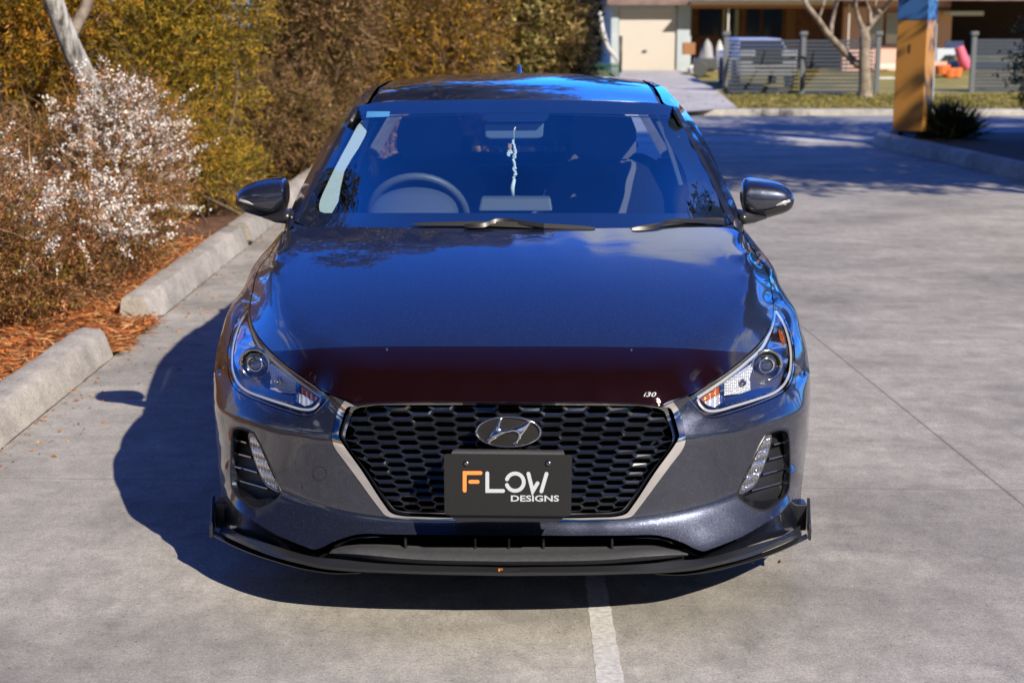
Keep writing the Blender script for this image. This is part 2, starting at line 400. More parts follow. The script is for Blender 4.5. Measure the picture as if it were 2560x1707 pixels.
def cline(y0, Y0, y1, Y1):  # the X=0 line in the photo between two heights
    a = proj(np.array([0, Y0, atY(1280, y0, Y0)[2]])); b = proj(np.array([0, Y1, atY(1280, y1, Y1)[2]]))
    return [(a[0], y0), (b[0], y1)]
seam2 = crv([p[:2] for p in SEAM], 5); lip2 = crv([p[:2] for p in LIP], 4); cowl2 = crv([p[:2] for p in COWL], 4)
def edge_to_x0(sf, y):   # px x where sheet crosses X=0 at row y
    a, b = 1240., 1320.
    for _ in range(40):
        m = (a+b)/2
        if sf.raw(np.array([[m, y]]))[0, 0] < 0: a = m
        else: b = m
    return (a+b)/2
def halfclose(sf, path):
    """path runs from the centre line out and back to it; pin its ends on X=0 and add centre line points"""
    path = [tuple(p) for p in path]; y0, y1 = path[0][1], path[-1][1]
    path[0] = (edge_to_x0(sf, y0), y0); path[-1] = (edge_to_x0(sf, y1), y1)
    for t in np.linspace(0, 1, max(3, int(abs(y1-y0)/6)))[1:-1]:
        y = y1+(y0-y1)*t; path.append((edge_to_x0(sf, y), y))
    return path
GAP = 1.6
inner = lambda P, d: P+np.array(d)
hood_out = [tuple(p) for p in lip2]+[tuple(p+np.array([-GAP, -.3])) for p in seam2]+[tuple(p) for p in cowl2[1:]]
bonnet = patch('bonnet', hood, halfclose(hood, hood_out), M['paint'], car, step=9, bstep=5, flange=.02)
# smoked guard standing off the front of the bonnet
gtop = crv([(1273, 874), (1500, 874.5), (1700, 877.5), (1868, 884)], 8)
gright = [tuple(p+np.array([-3.5, -1])) for p in seam2 if p[1] > 889][::-1]
gout = [tuple(p) for p in gtop]+gright+[(1668, 1006), (1656, 1013)]+[tuple(p+np.array([0, 1.0])) for p in lip2[::-1][2:]]
guard = patch('bonnet_guard', hood, halfclose(hood, gout), M['acrylic'], car, step=9, bstep=5, off=.012, flange=.003)
lipr = MB()
for s in (1, -1):
    P = hood.ev(np.array([tuple(p+np.array([0, 2])) for p in lip2])); N = hood.nrm(lip2+[0, -1]); P = P+N*.012
    rings = []
    for p in P: rings.append([(s*p[0], p[1]+.004*math.cos(a), p[2]+.004*math.sin(a)) for a in np.linspace(0, 2*math.pi, 7)[:-1]])
    lipr.loft(rings if s == 1 else rings[::-1])
lipr.build('guard_edge', M['acrylic'], guard, smooth=True)
sb = MB()
for s in (1, -1):
    p = hood.ev([[1577, 883]])[0]; n = hood.nrm([[1577, 883]])[0]
    a = Vector((s*p[0], p[1], p[2]))+Vector((s*n[0], n[1], n[2]))*.010
    sb.cyl(a, a+Vector((s*n[0], n[1], n[2]))*.006, .0048, .0032, 12)
for q in range(2):
    m = MB(); m.V = sb.V[q*24:(q+1)*24]; m.F = [tuple(i-q*24 for i in f) for f in sb.F[q*14:(q+1)*14]]; m.M = [0]*len(m.F)
    m.build('stud', M['chrome'], guard, smooth=True, auto=40)
# ---- fascia: plan curve of the bumper, two feature lines across it, and a smooth correction towards lamps and wings
_px = np.array([0, .2, .3, .4, .5, .6, .7, .8, .85, .9, .93, .955]); _py = np.array([.034, .039, .048, .063, .092, .136, .197, .285, .345, .43, .52, .62])
def _pb(x): x = np.minimum(np.abs(x), .985); return np.stack([np.ones_like(x), x**2, x**4, x**8, x**18, x**30], -1)
_pp = np.linalg.lstsq(_pb(_px), _py, rcond=None)[0]
def plan(x): return _pb(np.asarray(x, float))@_pp
def sp(u, w): return w*np.logaddexp(0, u/w)
def _line(pts, deg):
    X = []; Z = []
    for px, py in pts:
        Y = .1
        for _ in range(60): Y = .5*Y+.5*float(plan(atY(px, py, Y)[0]))
        P = atY(px, py, Y); X.append(P[0]); Z.append(P[2])
    return np.array(X), np.array(Z)
_lx, _lz = _line([(1590, 1304), (1640, 1298), (1700, 1284), (1760, 1268), (1841, 1238), (1905, 1206), (1960, 1170)], 3)
_lc = np.polyfit(np.r_[_lx, .0, .15, -.0], np.r_[_lz, _lz[0]+.004, _lz[0]+.004, _lz[0]+.004], 3)
_ux, _uz = _line([(1714, 1098), (1760, 1092), (1800, 1085), (1860, 1069), (1922, 1053), (1963, 1043), (1984, 1040)], 3)
_uc = np.polyfit(np.r_[_ux, .3, .1], np.r_[_uz, _uz[0]-.008, _uz[0]-.010], 3)
def Tf(x, z):
    x = np.abs(x); kU = .28+.62*(.5+.5*np.tanh((x-.60)/.09)); kL = .85-.35*(.5+.5*np.tanh((x-.84)/.05))
    return kU*sp(z-np.polyval(_uc, x), .007)-kL*sp(np.polyval(_lc, x)-z, .009)+.05*(z-.42)*0
class Surf2:
    def __init__(s, pts, zero, lam=4e-5):
        P = np.array([atY(*p) for p in pts]); q = np.array([p[:2] for p in pts], float); R = np.array([p[2] for p in pts])-s.F0(P)
        zq = np.array(zero, float); zP = s.solve(zq, np.zeros(len(zq)))
        allP = np.r_[P, zP]; q = np.r_[q, zq]; R = np.r_[R, np.zeros(len(zq))]
        m = proj(allP*[-1, 1, 1]); q = np.r_[q, m]; R = np.r_[R, R]
        s.c = (q-[1280, 900])/1000.; n = len(R); K = Surf.k(s, s.c, s.c)+lam*np.eye(n); Q = np.c_[np.ones(n), s.c]
        s.s = np.linalg.solve(np.block([[K, Q], [Q.T, np.zeros((3, 3))]]), np.r_[R, 0, 0, 0])
    def F0(s, P): return plan(P[..., 0])+Tf(P[..., 0], P[..., 2])
    def solve(s, q, R):
        d = rays(q); Y = np.full(len(q), .2)
        for _ in range(70):
            P = CAMP+d*((Y-CAMP[1])/d[:, 1])[:, None]; Y = .55*Y+.45*np.clip(s.F0(P)+R, -.3, 2.2)
        return CAMP+d*((Y-CAMP[1])/d[:, 1])[:, None]
    def raw(s, p):
        p = np.atleast_2d(np.asarray(p, float)); q = (p-[1280, 900])/1000.; R = Surf.k(s, q, s.c)@s.s[:-3]+np.c_[np.ones(len(q)), q]@s.s[-3:]
        return s.solve(p, R)
    ev = Surf.ev; nrm = Surf.nrm
ROWP = [(1273, 1338), (1464, 1338), (1560, 1337.5), (1642, 1337), (1667, 1342), (1711, 1357), (1744, 1373), (1762, 1377), (1780, 1371.5), (1822, 1356), (1864, 1338), (1921, 1306), (1961, 1280), (1979, 1260), (1992, 1241), (1999, 1222), (2007, 1215), (2013, 1214)]
GOP = [(1682, 1003), (1698, 1026.6), (1708, 1056.4), (1714, 1088.6), (1714, 1102), (1709, 1118), (1678, 1160), (1647, 1201), (1592, 1274.5), (1580.7, 1288), (1567, 1294), (1509.6, 1299.8), (1417.7, 1302), (1273, 1302)]
HBP = [(1722, 995), (1731, 1007), (1745, 1024), (1761, 1038), (1778, 1044), (1798, 1043), (1822, 1036), (1863, 1024), (1904, 1009.5), (1945, 993), (1971, 977)]
HOC = [(1986, 956, .455), (1993, 930, .50), (1995, 895, .56), (1993, 862, .615), (1988, 838, .655), (1978, 811, .70), (1968, 789, .735), (1955, 773, .735), (1942, 760, SEAM[10][2]+.003)]
HLB = [(*p, 0) for p in HBP]+HOC
SIL = [(2013, 1214, .47), (2019, 1162, .52), (2024, 1122, .57), (2029, 1081, .605), (2032, 1040, .61), (2034, 985, .63), (2033, 935, .655), (2026.5, 883, .71), (2021, 855, .76), (2012.5, 829, .82), (2005, 800, .88), (1991, 768, .96),
       (1974, 742, 1.04), (1957, 719, 1.12), (1936, 674, 1.25), (1916, 642, 1.35), (1894, 613, 1.45), (1872, 584, 1.55), (1860, 568, 1.6)]
fa_c = SEAM+HOC+SIL+[(2012, 930, .60), (1965, 760, .84), (1990, 800, .80), (2008, 850, .72), (1935, 700, 1.04), (1905, 645, 1.18), (1862, 572, 1.42)]
ze = ROWP[:14]+GOP[3:]+HBP[3:]+[(1760, 1150), (1800, 1200), (1840, 1130), (1900, 1080), (1960, 1100), (1980, 1170), (1960, 1230), (1900, 1270), (1840, 1290), (1760, 1320), (1700, 1250), (1273, 1100), (1273, 1200), (1400, 1100), (1400, 1200), (1560, 1100), (1560, 1200), (1273, 1020), (1450, 1020), (1600, 1030),
      (1995, 1060), (2005, 1120), (2000, 1180), (1760, 1065), (1840, 1050)]
fas = Surf2(fa_c, ze)
def onfas(pts): return [(p[0], p[1], float(fas.raw([p])[0, 1])) for p in pts]
ROWA = onfas(ROWP); GOUT = onfas(GOP)
rowa2 = crv([p[:2] for p in ROWA], 5); gout2 = crv([p[:2] for p in GOUT], 5); hlb2 = crv([p[:2] for p in HLB], 5); sil2 = crv([p[:2] for p in SIL], 5)
FOG = [z2(*p) for p in [(590, 215), (700, 165), (830, 150), (870, 175), (890, 260), (900, 400), (905, 600), (900, 800), (888, 905), (840, 990), (740, 1070), (640, 1140), (560, 1168), (480, 1160), (350, 1100), (260, 1030), (225, 960), (250, 890), (400, 560), (520, 330), (590, 215)]]
fog2 = crv(FOG, 4)[:-1]
# bumper = below the fender joint: (1994,909)->(2032,931)
JO = [(1994.2, 910), (2010, 917), (2022, 925), (2033, 935)]
i_b = [i for i, p in enumerate(hlb2) if p[1] < 912 and p[0] > 1980][0]
bump = [tuple(p) for p in rowa2]+[tuple(p) for p in sil2 if p[1] > 937 and p[1] < 1212]+[(p[0], p[1]+1.2) for p in JO[::-1]]
bump += [tuple(p+np.array([.8, .8])) for p in hlb2[:i_b][::-1]]+[tuple(p+np.array([.6, 1.2])) for p in seam2[:6][::-1]]
bump += [tuple(p+np.array([.6, .6])) for p in gout2[1:]]
bumper = patch('bumper', fas, halfclose(fas, bump), M['paint'], car, holes=[fog2], step=8, bstep=5, flange=.022)
# fender
_jy = float(fas.raw([(1994.5, 908.5)])[0, 1])
f_in = [(1995.0, 908.6, _jy)]+[(p[0]+1.0, p[1], p[2]) for p in HOC if p[1] < 900]+[(p[0]+.9, p[1], p[2]) for p in SEAM[11:]]
f_out = [(p[0], p[1], p[2]) for p in SIL if p[1] < 936]
def arc3(P, n):
    P = np.array(P); d = np.r_[0, np.cumsum(np.linalg.norm(np.diff(P, axis=0), axis=1))]; t = np.linspace(0, d[-1], n); return np.stack([np.interp(t, d, P[:, k]) for k in range(3)], -1)
_fo = crv(f_out, 8); _fo[:, 2] = np.convolve(np.pad(_fo[:, 2], 6, mode='reflect', reflect_type='odd'), np.ones(13)/13, 'valid')
f_I = arc3(aw(crv(f_in, 6)), 90); f_O = arc3(aw(_fo), 90)
for s in (1, -1):
    rows_ = []
    for t in np.linspace(0, 1, 14):
        bl = np.sin(math.pi*t)*.013*np.interp(np.arange(90), [0, 12, 30, 60, 89], [.05, .4, 1.0, .9, .25])
        rows_.append(((1-t)*f_I+t*f_O+bl[:, None]*np.array([.72, -.25, .64]))*[s, 1, 1])
    rim_ = (f_I+np.array([-.004, .004, -.022]))*[s, 1, 1]; b = MB(); b.loft(([rim_]+rows_) if s == -1 else ([rim_]+rows_)[::-1], caps=False, closed=False); b.build('front_fender', M['paint'], car, smooth=True, auto=55)
# fuel flap style tow cover on the bumper: a thin circular groove
tb = MB(); cc = np.array([1595., 1183.])
tc_ = atY(797, 1183.5, .11)
def groove(px, py, r, nm, side):
    th = np.linspace(0, 2*math.pi, 41); q = np.stack([px+r*np.cos(th), py+r*np.sin(th)], 1)
    P = fas.ev(q); N = fas.nrm(q); b = MB()
    b.loft([[p+n*.0004+(p-P[:-1].mean(0))*k/(np.linalg.norm(p-P[:-1].mean(0)))*1 for p, n in zip(P, N)] for k in (0, .0016)], caps=False, closed=False)
    V = np.array(b.V)*[side, 1, 1]
    mesh_obj(nm, V, b.F, M['void'], bumper)
mirror_px = proj(tc_*np.array([-1, 1, 1])); groove(mirror_px[0], mirror_px[1], 17, 'tow_cover', -1)
# underside strip of painted bumper
A2 = [(1273, 1346, .035), (1464, 1346, .045), (1560, 1346, .05), (1643, 1347, .065), (1668, 1352, .07), (1700, 1370, .085), (1735, 1388, .095), (1757, 1396, .10), (1780, 1392, .11),
      (1830, 1378, .13), (1887, 1361, .17), (1930, 1347, .23), (1964, 1338, .30), (1985, 1326, .36), (2000, 1317, .42), (2008, 1309, .46), (2009, 1290, .47), (2012, 1264, .48)]
u = MB(); ra, rb = aw([(p[0], p[1]+.3, p[2]) for p in crv(ROWA, 4)]), aw(crv(A2, 4)); ra[0][0] = rb[0][0] = 0; n = min(len(ra), len(rb))
for s in (1, -1):
    R = [[(a*(1-t)+b*t+np.array([0, .012*math.sin(math.pi*t), 0]))*[s, 1, 1] for a, b in zip(ra[:n], rb[:n])] for t in np.linspace(0, 1, 6)]
    u.loft(R if s == -1 else R[::-1], caps=False, closed=False)
u.build('bumper_underside', M['paint'], bumper, smooth=True)
# ---- grille frame, rim, mesh
GIN = [z6(*p) for p in [(1640, 240), (1720, 258), (1748, 300), (1770, 370), (1800, 470), (1820, 560), (1810, 600), (1780, 650), (1560, 950), (1300, 1340), (1250, 1400), (1180, 1430), (900, 1450), (0, 1458)]]
GIN[-1] = (1273, 1295)
gin2 = crv(GIN, 5)
fr = [(1673, 1006)]+[tuple(p+np.array([-.4, -.4])) for p in gout2]
frame_out = [(1273, 1301.5)]+[tuple(p+np.array([-.5, -.3])) for p in gout2[::-1][1:]]+[(1668, 1009)]+[tuple(p) for p in gin2]
grille = patch('grille_frame', fas, halfclose(fas, frame_out), M['dchrome'], car, step=5, bstep=3, off=.004, flange=.03)
GI2 = np.array([z6(*p) for p in [(1590, 262), (1660, 300), (1700, 400), (1752, 570), (1740, 640), (1500, 960), (1240, 1330), (1190, 1375), (1100, 1395), (600, 1405), (0, 1412)]]); GI2[-1] = (1273, 1284)
gi2 = crv(GI2, 5)
rim = [(edge_to_x0(fas, 1297), 1297)]+[tuple(p+np.array([1.0, 1.0])) for p in gin2[::-1][1:]]+[(1650, 1008), (1273, 1004), (1273, 1012), (1600, 1014)]+[tuple(p) for p in gi2]
patch('grille_surround', fas, halfclose(fas, rim[:1]+rim[1:]), M['gloss'], grille, step=5, bstep=3, flange=.05, bias=push(.016))
opening = np.array([(1240, 1006)]+[(1600, 1008)]+[tuple(p) for p in gi2]+[(1240, 1284)])
gm = MB()
def gy(j):
    j = j+0.; return 1005+24.5*j-.2*j*j
def gpt(i, v, d):
    y = gy(v); x = 1273+i*56*(1-.0011*(y-1010)); return (x, y, d)
def inop(x, y): return bool(inpoly(np.array([[x if x > 1245 else 1245, y]]), opening)[0])
cells = []
for i in range(0, 9):
    for j in range(-1, 15):
        cv = j+(.5 if i % 2 else 0); cx, cyy, _ = gpt(i, cv, 0)
        if not inop(cx-6, cyy): continue
        cells.append((i, cv))
HX = [(.62, 0), (.40, .5), (-.40, .5), (-.62, 0), (-.40, -.5), (.40, -.5)]
Vp = []; Dp = []; Fp = []
for i, cv in cells:
    flat = gy(cv) > 1248; b = len(Vp); cx, cyy, _ = gpt(i, cv, 0)
    spec = [(1., 1., .0, 0), (.95, .88, -.003, 0), (.93, .78, -.0005, 0), (.88, .46, .0035, -.13), (.84, .36, .045, -.15)] if not flat else [(1., 1., .0, 0), (.93, .86, -.002, 0), (.90, .70, .0, 0), (.82, .52, .005, 0), (.78, .46, .03, 0)]
    for k, (sx_, sy_, d, yo) in enumerate(spec):
        for hx, hy in HX:
            x, y, _ = gpt(i+hx*sx_, cv+hy*sy_+yo, 0)
            if not inop(x, y):
                lo_, h_ = 0., 1.
                for _ in range(12):
                    m_ = (lo_+h_)/2
                    if inop(cx+(x-cx)*m_, cyy+(y-cyy)*m_): lo_ = m_
                    else: h_ = m_
                x, y = cx+(x-cx)*lo_, cyy+(y-cyy)*lo_
            Vp.append((x, y)); Dp.append(d)
    for k in range(4):
        for q in range(6): Fp.append((b+k*6+q, b+k*6+(q+1) % 6, b+(k+1)*6+(q+1) % 6, b+(k+1)*6+q))
Vp = np.array(Vp); P = fas.ev(Vp); v = P-CAMP; P = P+v/np.linalg.norm(v, axis=1)[:, None]*(np.array(Dp)+.022)[:, None]
Pm = P*[-1, 1, 1]; nn_ = len(P)
right = [i for i, f in enumerate(Fp)]; ci = {}
F2 = [tuple(reversed(f)) for f in Fp]; Fm = []
cpos = [c for c in cells for _ in range(24)]
for f, c in zip(Fp, cpos):
    if c[0] > 0: Fm.append(tuple(nn_+q for q in f))
gmesh = mesh_obj('grille_mesh', np.r_[P, Pm], F2+Fm, M['gloss'], grille, smooth=False)
bp_ = MB(); q = np.array([(1240, 1000), (1720, 1000), (1720, 1300), (1240, 1300)])
gb = []
for yy in np.linspace(1003, 1290, 12):
    row = np.array([(xx, yy) for xx in np.linspace(1262, min(1690, 1705-(max(0, yy-1090))*.62), 12)]); PP = fas.ev(row); v = PP-CAMP; PP = PP+v/np.linalg.norm(v, axis=1)[:, None]*.085; gb.append(PP)
bp_.loft(gb, caps=False, closed=False); bp_.loft([g_*np.array([-1, 1, 1]) for g_ in gb], caps=False, closed=False)
bp_.build('grille_backing', M['void'], grille, smooth=True)
# ---- emblem
def off_patch(name, outl, m, parent, off, flange, sf=None, step=4, bstep=2, holes=(), d=None):
    return patch(name, sf or fas, outl, m, parent, holes=holes, step=step, bstep=bstep, off=off, flange=flange, sides='R', weld=False, bias=d)
EC = (1271.2, 1079.)
emb = Surf([(1190, 1035, .028), (1350, 1035, .028), (1190, 1125, .008), (1350, 1125, .008), (1271, 1079, .006)], sym=False)
def ell(a, b, n=64): return [(EC[0]+a*math.cos(t), EC[1]+b*math.sin(t)) for t in np.linspace(0, 2*math.pi, n+1)[:-1]]
badge = off_patch('emblem', ell(84, 40.5), M['void'], car, 0, .05, emb)
ring = MB(); ths = np.linspace(0, 2*math.pi, 73)[:-1]
R_ = []
for t in ths:
    q = np.array([[EC[0]+a*math.cos(t), EC[1]+b*math.sin(t)] for a, b in ((76, 34.2), (77.5, 35.6), (79.5, 37), (82, 38.6), (83, 39.6))]); PP = emb.ev(q); NN = emb.nrm(q)
    R_.append([PP[k]+NN[k]*h for k, h in enumerate((.001, .006, .0075, .005, .0))])
ring.loft(R_+[R_[0]], caps=False, closed=False); ring.build('emblem_ring', M['chrome'], badge, smooth=True)
HL = [(785, 122), (812, 113), (838, 114), (812, 150), (797, 190), (788, 240), (795, 268), (830, 274), (900, 266), (1000, 240), (1090, 197), (1160, 160), (1200, 172), (1160, 240), (1110, 320), (1050, 400), (985, 478),
      (950, 478), (985, 425), (1016, 370), (1010, 338), (960, 320), (890, 327), (800, 362), (730, 398), (655, 440), (605, 425), (625, 385), (660, 330), (720, 230)]
hpoly = [z8(*p) for p in HL]; hpoly = [tuple(p) for p in crv(hpoly+[hpoly[0]], 3)[:-1]]
def bevel_sym(name, poly, sf, mat_, parent, h, ins):
    poly = np.array(poly); c = poly.mean(0)
    V2, F, rings_ = chart_mesh(poly, (), 4, 2.2)
    B = V2[rings_[0]]
    d = np.sqrt(((V2[:, None]-B[None])**2).sum(-1)).min(1)
    P = sf.ev(V2)+sf.nrm(V2)*(h*np.clip(d/ins, 0, 1)**.6+.002)[:, None]
    Rr = P[rings_[0]]; N = sf.nrm(V2)[rings_[0]]; n = len(P); k = len(Rr); i = np.arange(k); j = (i+1) % k
    r = np.array(rings_[0]); F2_ = [tuple(f) for f in F]+[(r[a], r[b], n+b) for a, b in zip(i, j)]+[(r[a], n+b, n+a) for a, b in zip(i, j)]
    o = mesh_obj(name, np.r_[P, Rr-N*.004], F2_, mat_, parent, True)
    bm = bmesh.new(); bm.from_mesh(o.data); bmesh.ops.recalc_face_normals(bm, faces=bm.faces); bm.to_mesh(o.data); bm.free(); return o
bevel_sym('emblem_letter', hpoly, emb, M['chrome'], badge, .005, 3.5)
# ---- plate
PL = [(1109.6, 1134, .012), (1430.5, 1137, .012), (1427.5, 1289.7, -.018), (1111.5, 1286.5, -.018)]
plt_ = Surf(PL+[(1270, 1210, -.003)], sym=False)
def rrect(c, r, n=6):
    c = [np.array(q[:2], float) for q in c]; out = []
    for i in range(4):
        p, a, b = c[i], c[i-1], c[(i+1) % 4]; u1 = (a-p)/np.linalg.norm(a-p); u2 = (b-p)/np.linalg.norm(b-p); o = p+u1*r+u2*r
        for t in np.linspace(0, math.pi/2, n): out.append(tuple(o-u2*r*math.cos(t)-u1*r*math.sin(t)))
    return out
pp = []
for i, (ux, uy) in enumerate([(1, 0), (0, 1), (-1, 0), (0, -1)]): pass
plate = off_patch('number_plate', rrect(PL, 8), M['platebk'], car, .0, .006, plt_, step=14, bstep=5, d=push(-.075))
plf = lambda d: push(-.075-d)
br = off_patch('plate_bracket', [(1131, 1127), (1409, 1130), (1412, 1138), (1128, 1135)], M['lipgrey'], plate, 0, .06, plt_, step=8, bstep=6, d=push(-.071))
off_patch('plate_bracket', [(1118, 1284), (1420, 1286), (1396, 1304), (1142, 1303)], M['black'], plate, 0, .02, plt_, step=8, bstep=6, d=push(-.060))
def ribbon(pts, r, closed=False, caps=8):
    P = np.array(pts, float); n = len(P); L = []; Rr = []
    for i in range(n):
        a = P[i]-P[i-1] if i else P[1]-P[0]; b = P[i+1]-P[i] if i < n-1 else P[-1]-P[-2]
        a = a/np.linalg.norm(a); b = b/np.linalg.norm(b); na = np.array([-a[1], a[0]]); nb = np.array([-b[1], b[0]]); m = na+nb; m = m/np.linalg.norm(m); k = r/max(m@na, .35)
        L.append(P[i]+m*k); Rr.append(P[i]-m*k)
    def cap(c, d, s):
        a0 = math.atan2(d[1], d[0]); return [c+r*np.array([math.cos(a0+t), math.sin(a0+t)]) for t in np.linspace(math.pi/2, -math.pi/2, caps+2)[1:-1]]
    e = P[-1]-P[-2]; e /= np.linalg.norm(e); s_ = P[0]-P[1]; s_ /= np.linalg.norm(s_)
    return [tuple(p) for p in L+cap(P[-1], e, 1)+Rr[::-1]+cap(P[0], s_, 1)]
def rib_parts(name, ribs, mat_, parent, sf, d, fl=.0008):
    Vs = []; Fs = []; b = 0
    for rb in ribs:
        V2, F, _ = chart_mesh(rb, (), 50, 3); P = sf.ev(V2); v = P-CAMP; P = P+v/np.linalg.norm(v, axis=1)[:, None]*d
        Vs.append(P); Fs.append(F+b); b += len(P)
    return mesh_obj(name, np.concatenate(Vs), np.concatenate(Fs), mat_, parent, False)
rr_ = 4.7
F_ = [ribbon([z8(322, 1075), z8(322, 846), z8(530, 846)], rr_), ribbon([z8(396, 961), z8(492, 961)], rr_)]
arc = [z8(982+113*math.cos(t), 965+113*math.sin(t)) for t in np.linspace(math.radians(180+19), math.radians(540-19), 40)]
LOW = [ribbon([z8(618, 850), z8(618, 1080), z8(825, 1080)], rr_), ribbon(arc, rr_), ribbon([z8(1155, 855), z8(1212, 1084), z8(1275, 980)], rr_), ribbon([z8(1392, 857), z8(1325, 1085)], rr_)]
rib_parts('lettering', F_, M['orange'], plate, plt_, -.0765); rib_parts('lettering', LOW, M['greyprint'], plate, plt_, -.0765)
def text_on(name, s, sf, box, m, parent, d, shear=0., bold=.0, flip=False):
    c = bpy.data.curves.new(name, 'FONT'); c.body = s; c.shear = shear; c.offset = bold; c.resolution_u = 3
    o = bpy.data.objects.new(name, c); C.objects.link(o); bpy.context.view_layer.update()
    me = bpy.data.meshes.new_from_object(o.evaluated_get(bpy.context.evaluated_depsgraph_get())); bpy.data.objects.remove(o); bpy.data.curves.remove(c)
    n = len(me.vertices); V = np.zeros(n*3, np.float32); me.vertices.foreach_get('co', V); V = V.reshape(-1, 3)[:, :2]; lo, hi_ = V.min(0), V.max(0); t = (V-lo)/(hi_-lo)
    x0, y0, x1, y1 = box[:4]; sl_ = box[4] if len(box) > 4 else 0
    q = np.stack([x0+(x1-x0)*t[:, 0], y1+(y0-y1)*t[:, 1]+sl_*t[:, 0]], 1)
    P = sf.ev(q); v = P-CAMP; P = P+v/np.linalg.norm(v, axis=1)[:, None]*d
    F = [tuple(p.vertices) for p in me.polygons]; bpy.data.meshes.remove(me)
    return mesh_obj(name, P, F, m, parent, False)
text_on('lettering', 'DESIGNS', plt_, (1277.2, 1237.6, 1397.5, 1253.2), M['greyprint'], plate, -.0768, bold=.022)
for zx in (345, 1417):
    q = np.array([z8(zx, 718)]); P = plt_.ev(q)[0]; v = P-CAMP; P = P-v/np.linalg.norm(v)*.077; n = -v/np.linalg.norm(v)
    b = MB(); rgs = []
    R3 = Vector(n).to_track_quat('Z', 'Y').to_matrix()
    for r, h in ((.0078, 0), (.0076, .0018), (.006, .0036), (.0035, .0044), (.003, .002), (.001, .002)):
        rgs.append([Vector(P)+R3@Vector((r*math.cos(t), r*math.sin(t), h)) for t in np.linspace(0, 2*math.pi, 19)[:-1]])
    b.loft(rgs); b.build('screw', M['screw'], plate, smooth=True, auto=50)
# model lettering on the guard
text_on('guard_lettering', 'i30', hood, (1609, 979.5, 1641, 991, .6), M['greyprint'], guard, -.0165, shear=.3, bold=.0)
# ---- lower intake: bar, slats, cavity
def strips(name, lines, mt, parent, smooth=True, n=4, mirror=True, auto=None):
    L = [crv(l, n) for l in lines]; k = min(len(l) for l in L); b = MB()
    L = [aw(resample_n(l, 40)) for l in L]
    for l in L:
        if mirror and l[0][0] < .02: l[0][0] = 0
    b.loft([l for l in L], caps=False, closed=False)
    if mirror:
        if L[0][0][0] > .001:
            b2 = MB(); b2.loft([l*np.array([-1, 1, 1]) for l in L][::-1], caps=False, closed=False); b2.build(name, mt, parent, smooth=smooth, auto=auto)
        else: b.loft([l*np.array([-1, 1, 1]) for l in L][::-1], caps=False, closed=False)
    o = b.build(name, mt, parent, smooth=smooth, auto=auto); return o
def resample_n(P, n):
    d = np.r_[0, np.cumsum(np.linalg.norm(np.diff(P[:, :2], axis=0), axis=1))]; t = np.linspace(0, d[-1], n)
    return np.stack([np.interp(t, d, P[:, k]) for k in range(P.shape[1])], -1)
x0 = 1272.5
strips('lower_grille_bar', [
    [(x0, 1367, .055), (1500, 1366, .06), (1640, 1363, .08), (1700, 1369, .09)],
    [(x0, 1380, .03), (1500, 1377, .035), (1640, 1369.5, .055), (1710, 1374, .085)],
    [(x0, 1383, .008), (1500, 1380, .012), (1655, 1371, .035), (1716, 1378, .07)],
    [(x0, 1399, -.028), (1500, 1395.5, -.022), (1650, 1384, .0), (1720, 1383, .05)],
    [(x0, 1403, -.032), (1500, 1399.5, -.026), (1650, 1388, -.003), (1722, 1386, .05)],
    [(x0, 1412, -.020), (1500, 1409, -.014), (1650, 1397, .01), (1722, 1389, .06)]], M['lipgrey'], car, auto=60)
strips('lower_intake', [
    [(x0, 1340, .03), (1643, 1341, .055), (1700, 1362, .075), (1760, 1392, .10)],
    [(x0, 1339, .20), (1643, 1340, .21), (1700, 1360, .21), (1760, 1388, .21)],
    [(x0, 1372, .20), (1643, 1372, .21), (1700, 1378, .21), (1760, 1392, .21)],
    [(x0, 1369, .055), (1640, 1366, .08), (1700, 1372, .09), (1764, 1398, .10)]], M['void'], car, smooth=False)
strips('lower_intake', [
    [(x0, 1408, -.01), (1650, 1393, .02), (1722, 1385, .07), (1765, 1395, .09)],
    [(x0, 1424, .02), (1650, 1412, .05), (1722, 1405, .09), (1765, 1400, .10)]], M['void'], car, smooth=False)
for px in (1189, 1273, 1359, 1530, 1015):
    a = atY(px, 1340, .06); b = atY(px, 1372, .06); m = MB(); m.box((a+b)/2, (.006, .03, a[2]-b[2]+.004)); m.build('intake_strut', M['black'], car)
# ---- splitter
SI = [(x0, 1418, -.052), (1594, 1410.4, -.035), (1700, 1400.5, -.005), (1762, 1395, .025), (1887, 1362, .14), (1964, 1339, .26), (2009, 1312, .40)]
ST = [(x0, 1428.5, -.085), (1545, 1426, -.07), (1733, 1416, -.025), (1780, 1406.8, -.002), (1872, 1382, .09), (1979, 1342.5, .24), (2009, 1331, .35)]
ST2 = [(x0, 1430.5, -.09), (1545, 1428, -.075), (1733, 1418, -.03), (1780, 1409, -.007), (1872, 1384.5, .085), (1979, 1345, .235), (2012, 1333, .345)]
SBm = [(x0, 1439, -.088), (1545, 1435, -.073), (1733, 1425.5, -.028), (1780, 1416.5, -.005), (1880, 1391.5, .087), (1979, 1353, .237), (2012, 1340, .345)]
SU = [(x0, 1400, .45), (1545, 1400, .45), (1733, 1390, .45), (1780, 1385, .45), (1880, 1370, .45), (1979, 1335, .45), (2012, 1325, .45)]
splitter = strips('front_splitter', [SI, ST, ST2, SBm, SU], M['splitter'], car, auto=30, n=8)
SE = [(1640, 1436, -.02), (1700, 1438, -.01), (1780, 1429, .015), (1850, 1412.5, .075), (1948, 1382, .19), (2028, 1346.5, .33)]
SE0 = [(1640, 1432, .0), (1700, 1430, .02), (1780, 1418, .045), (1850, 1401, .11), (1948, 1368, .235), (2024, 1333, .36)]
SE1 = [(p[0], p[1]-2.2, p[2]-.002) for p in SE]
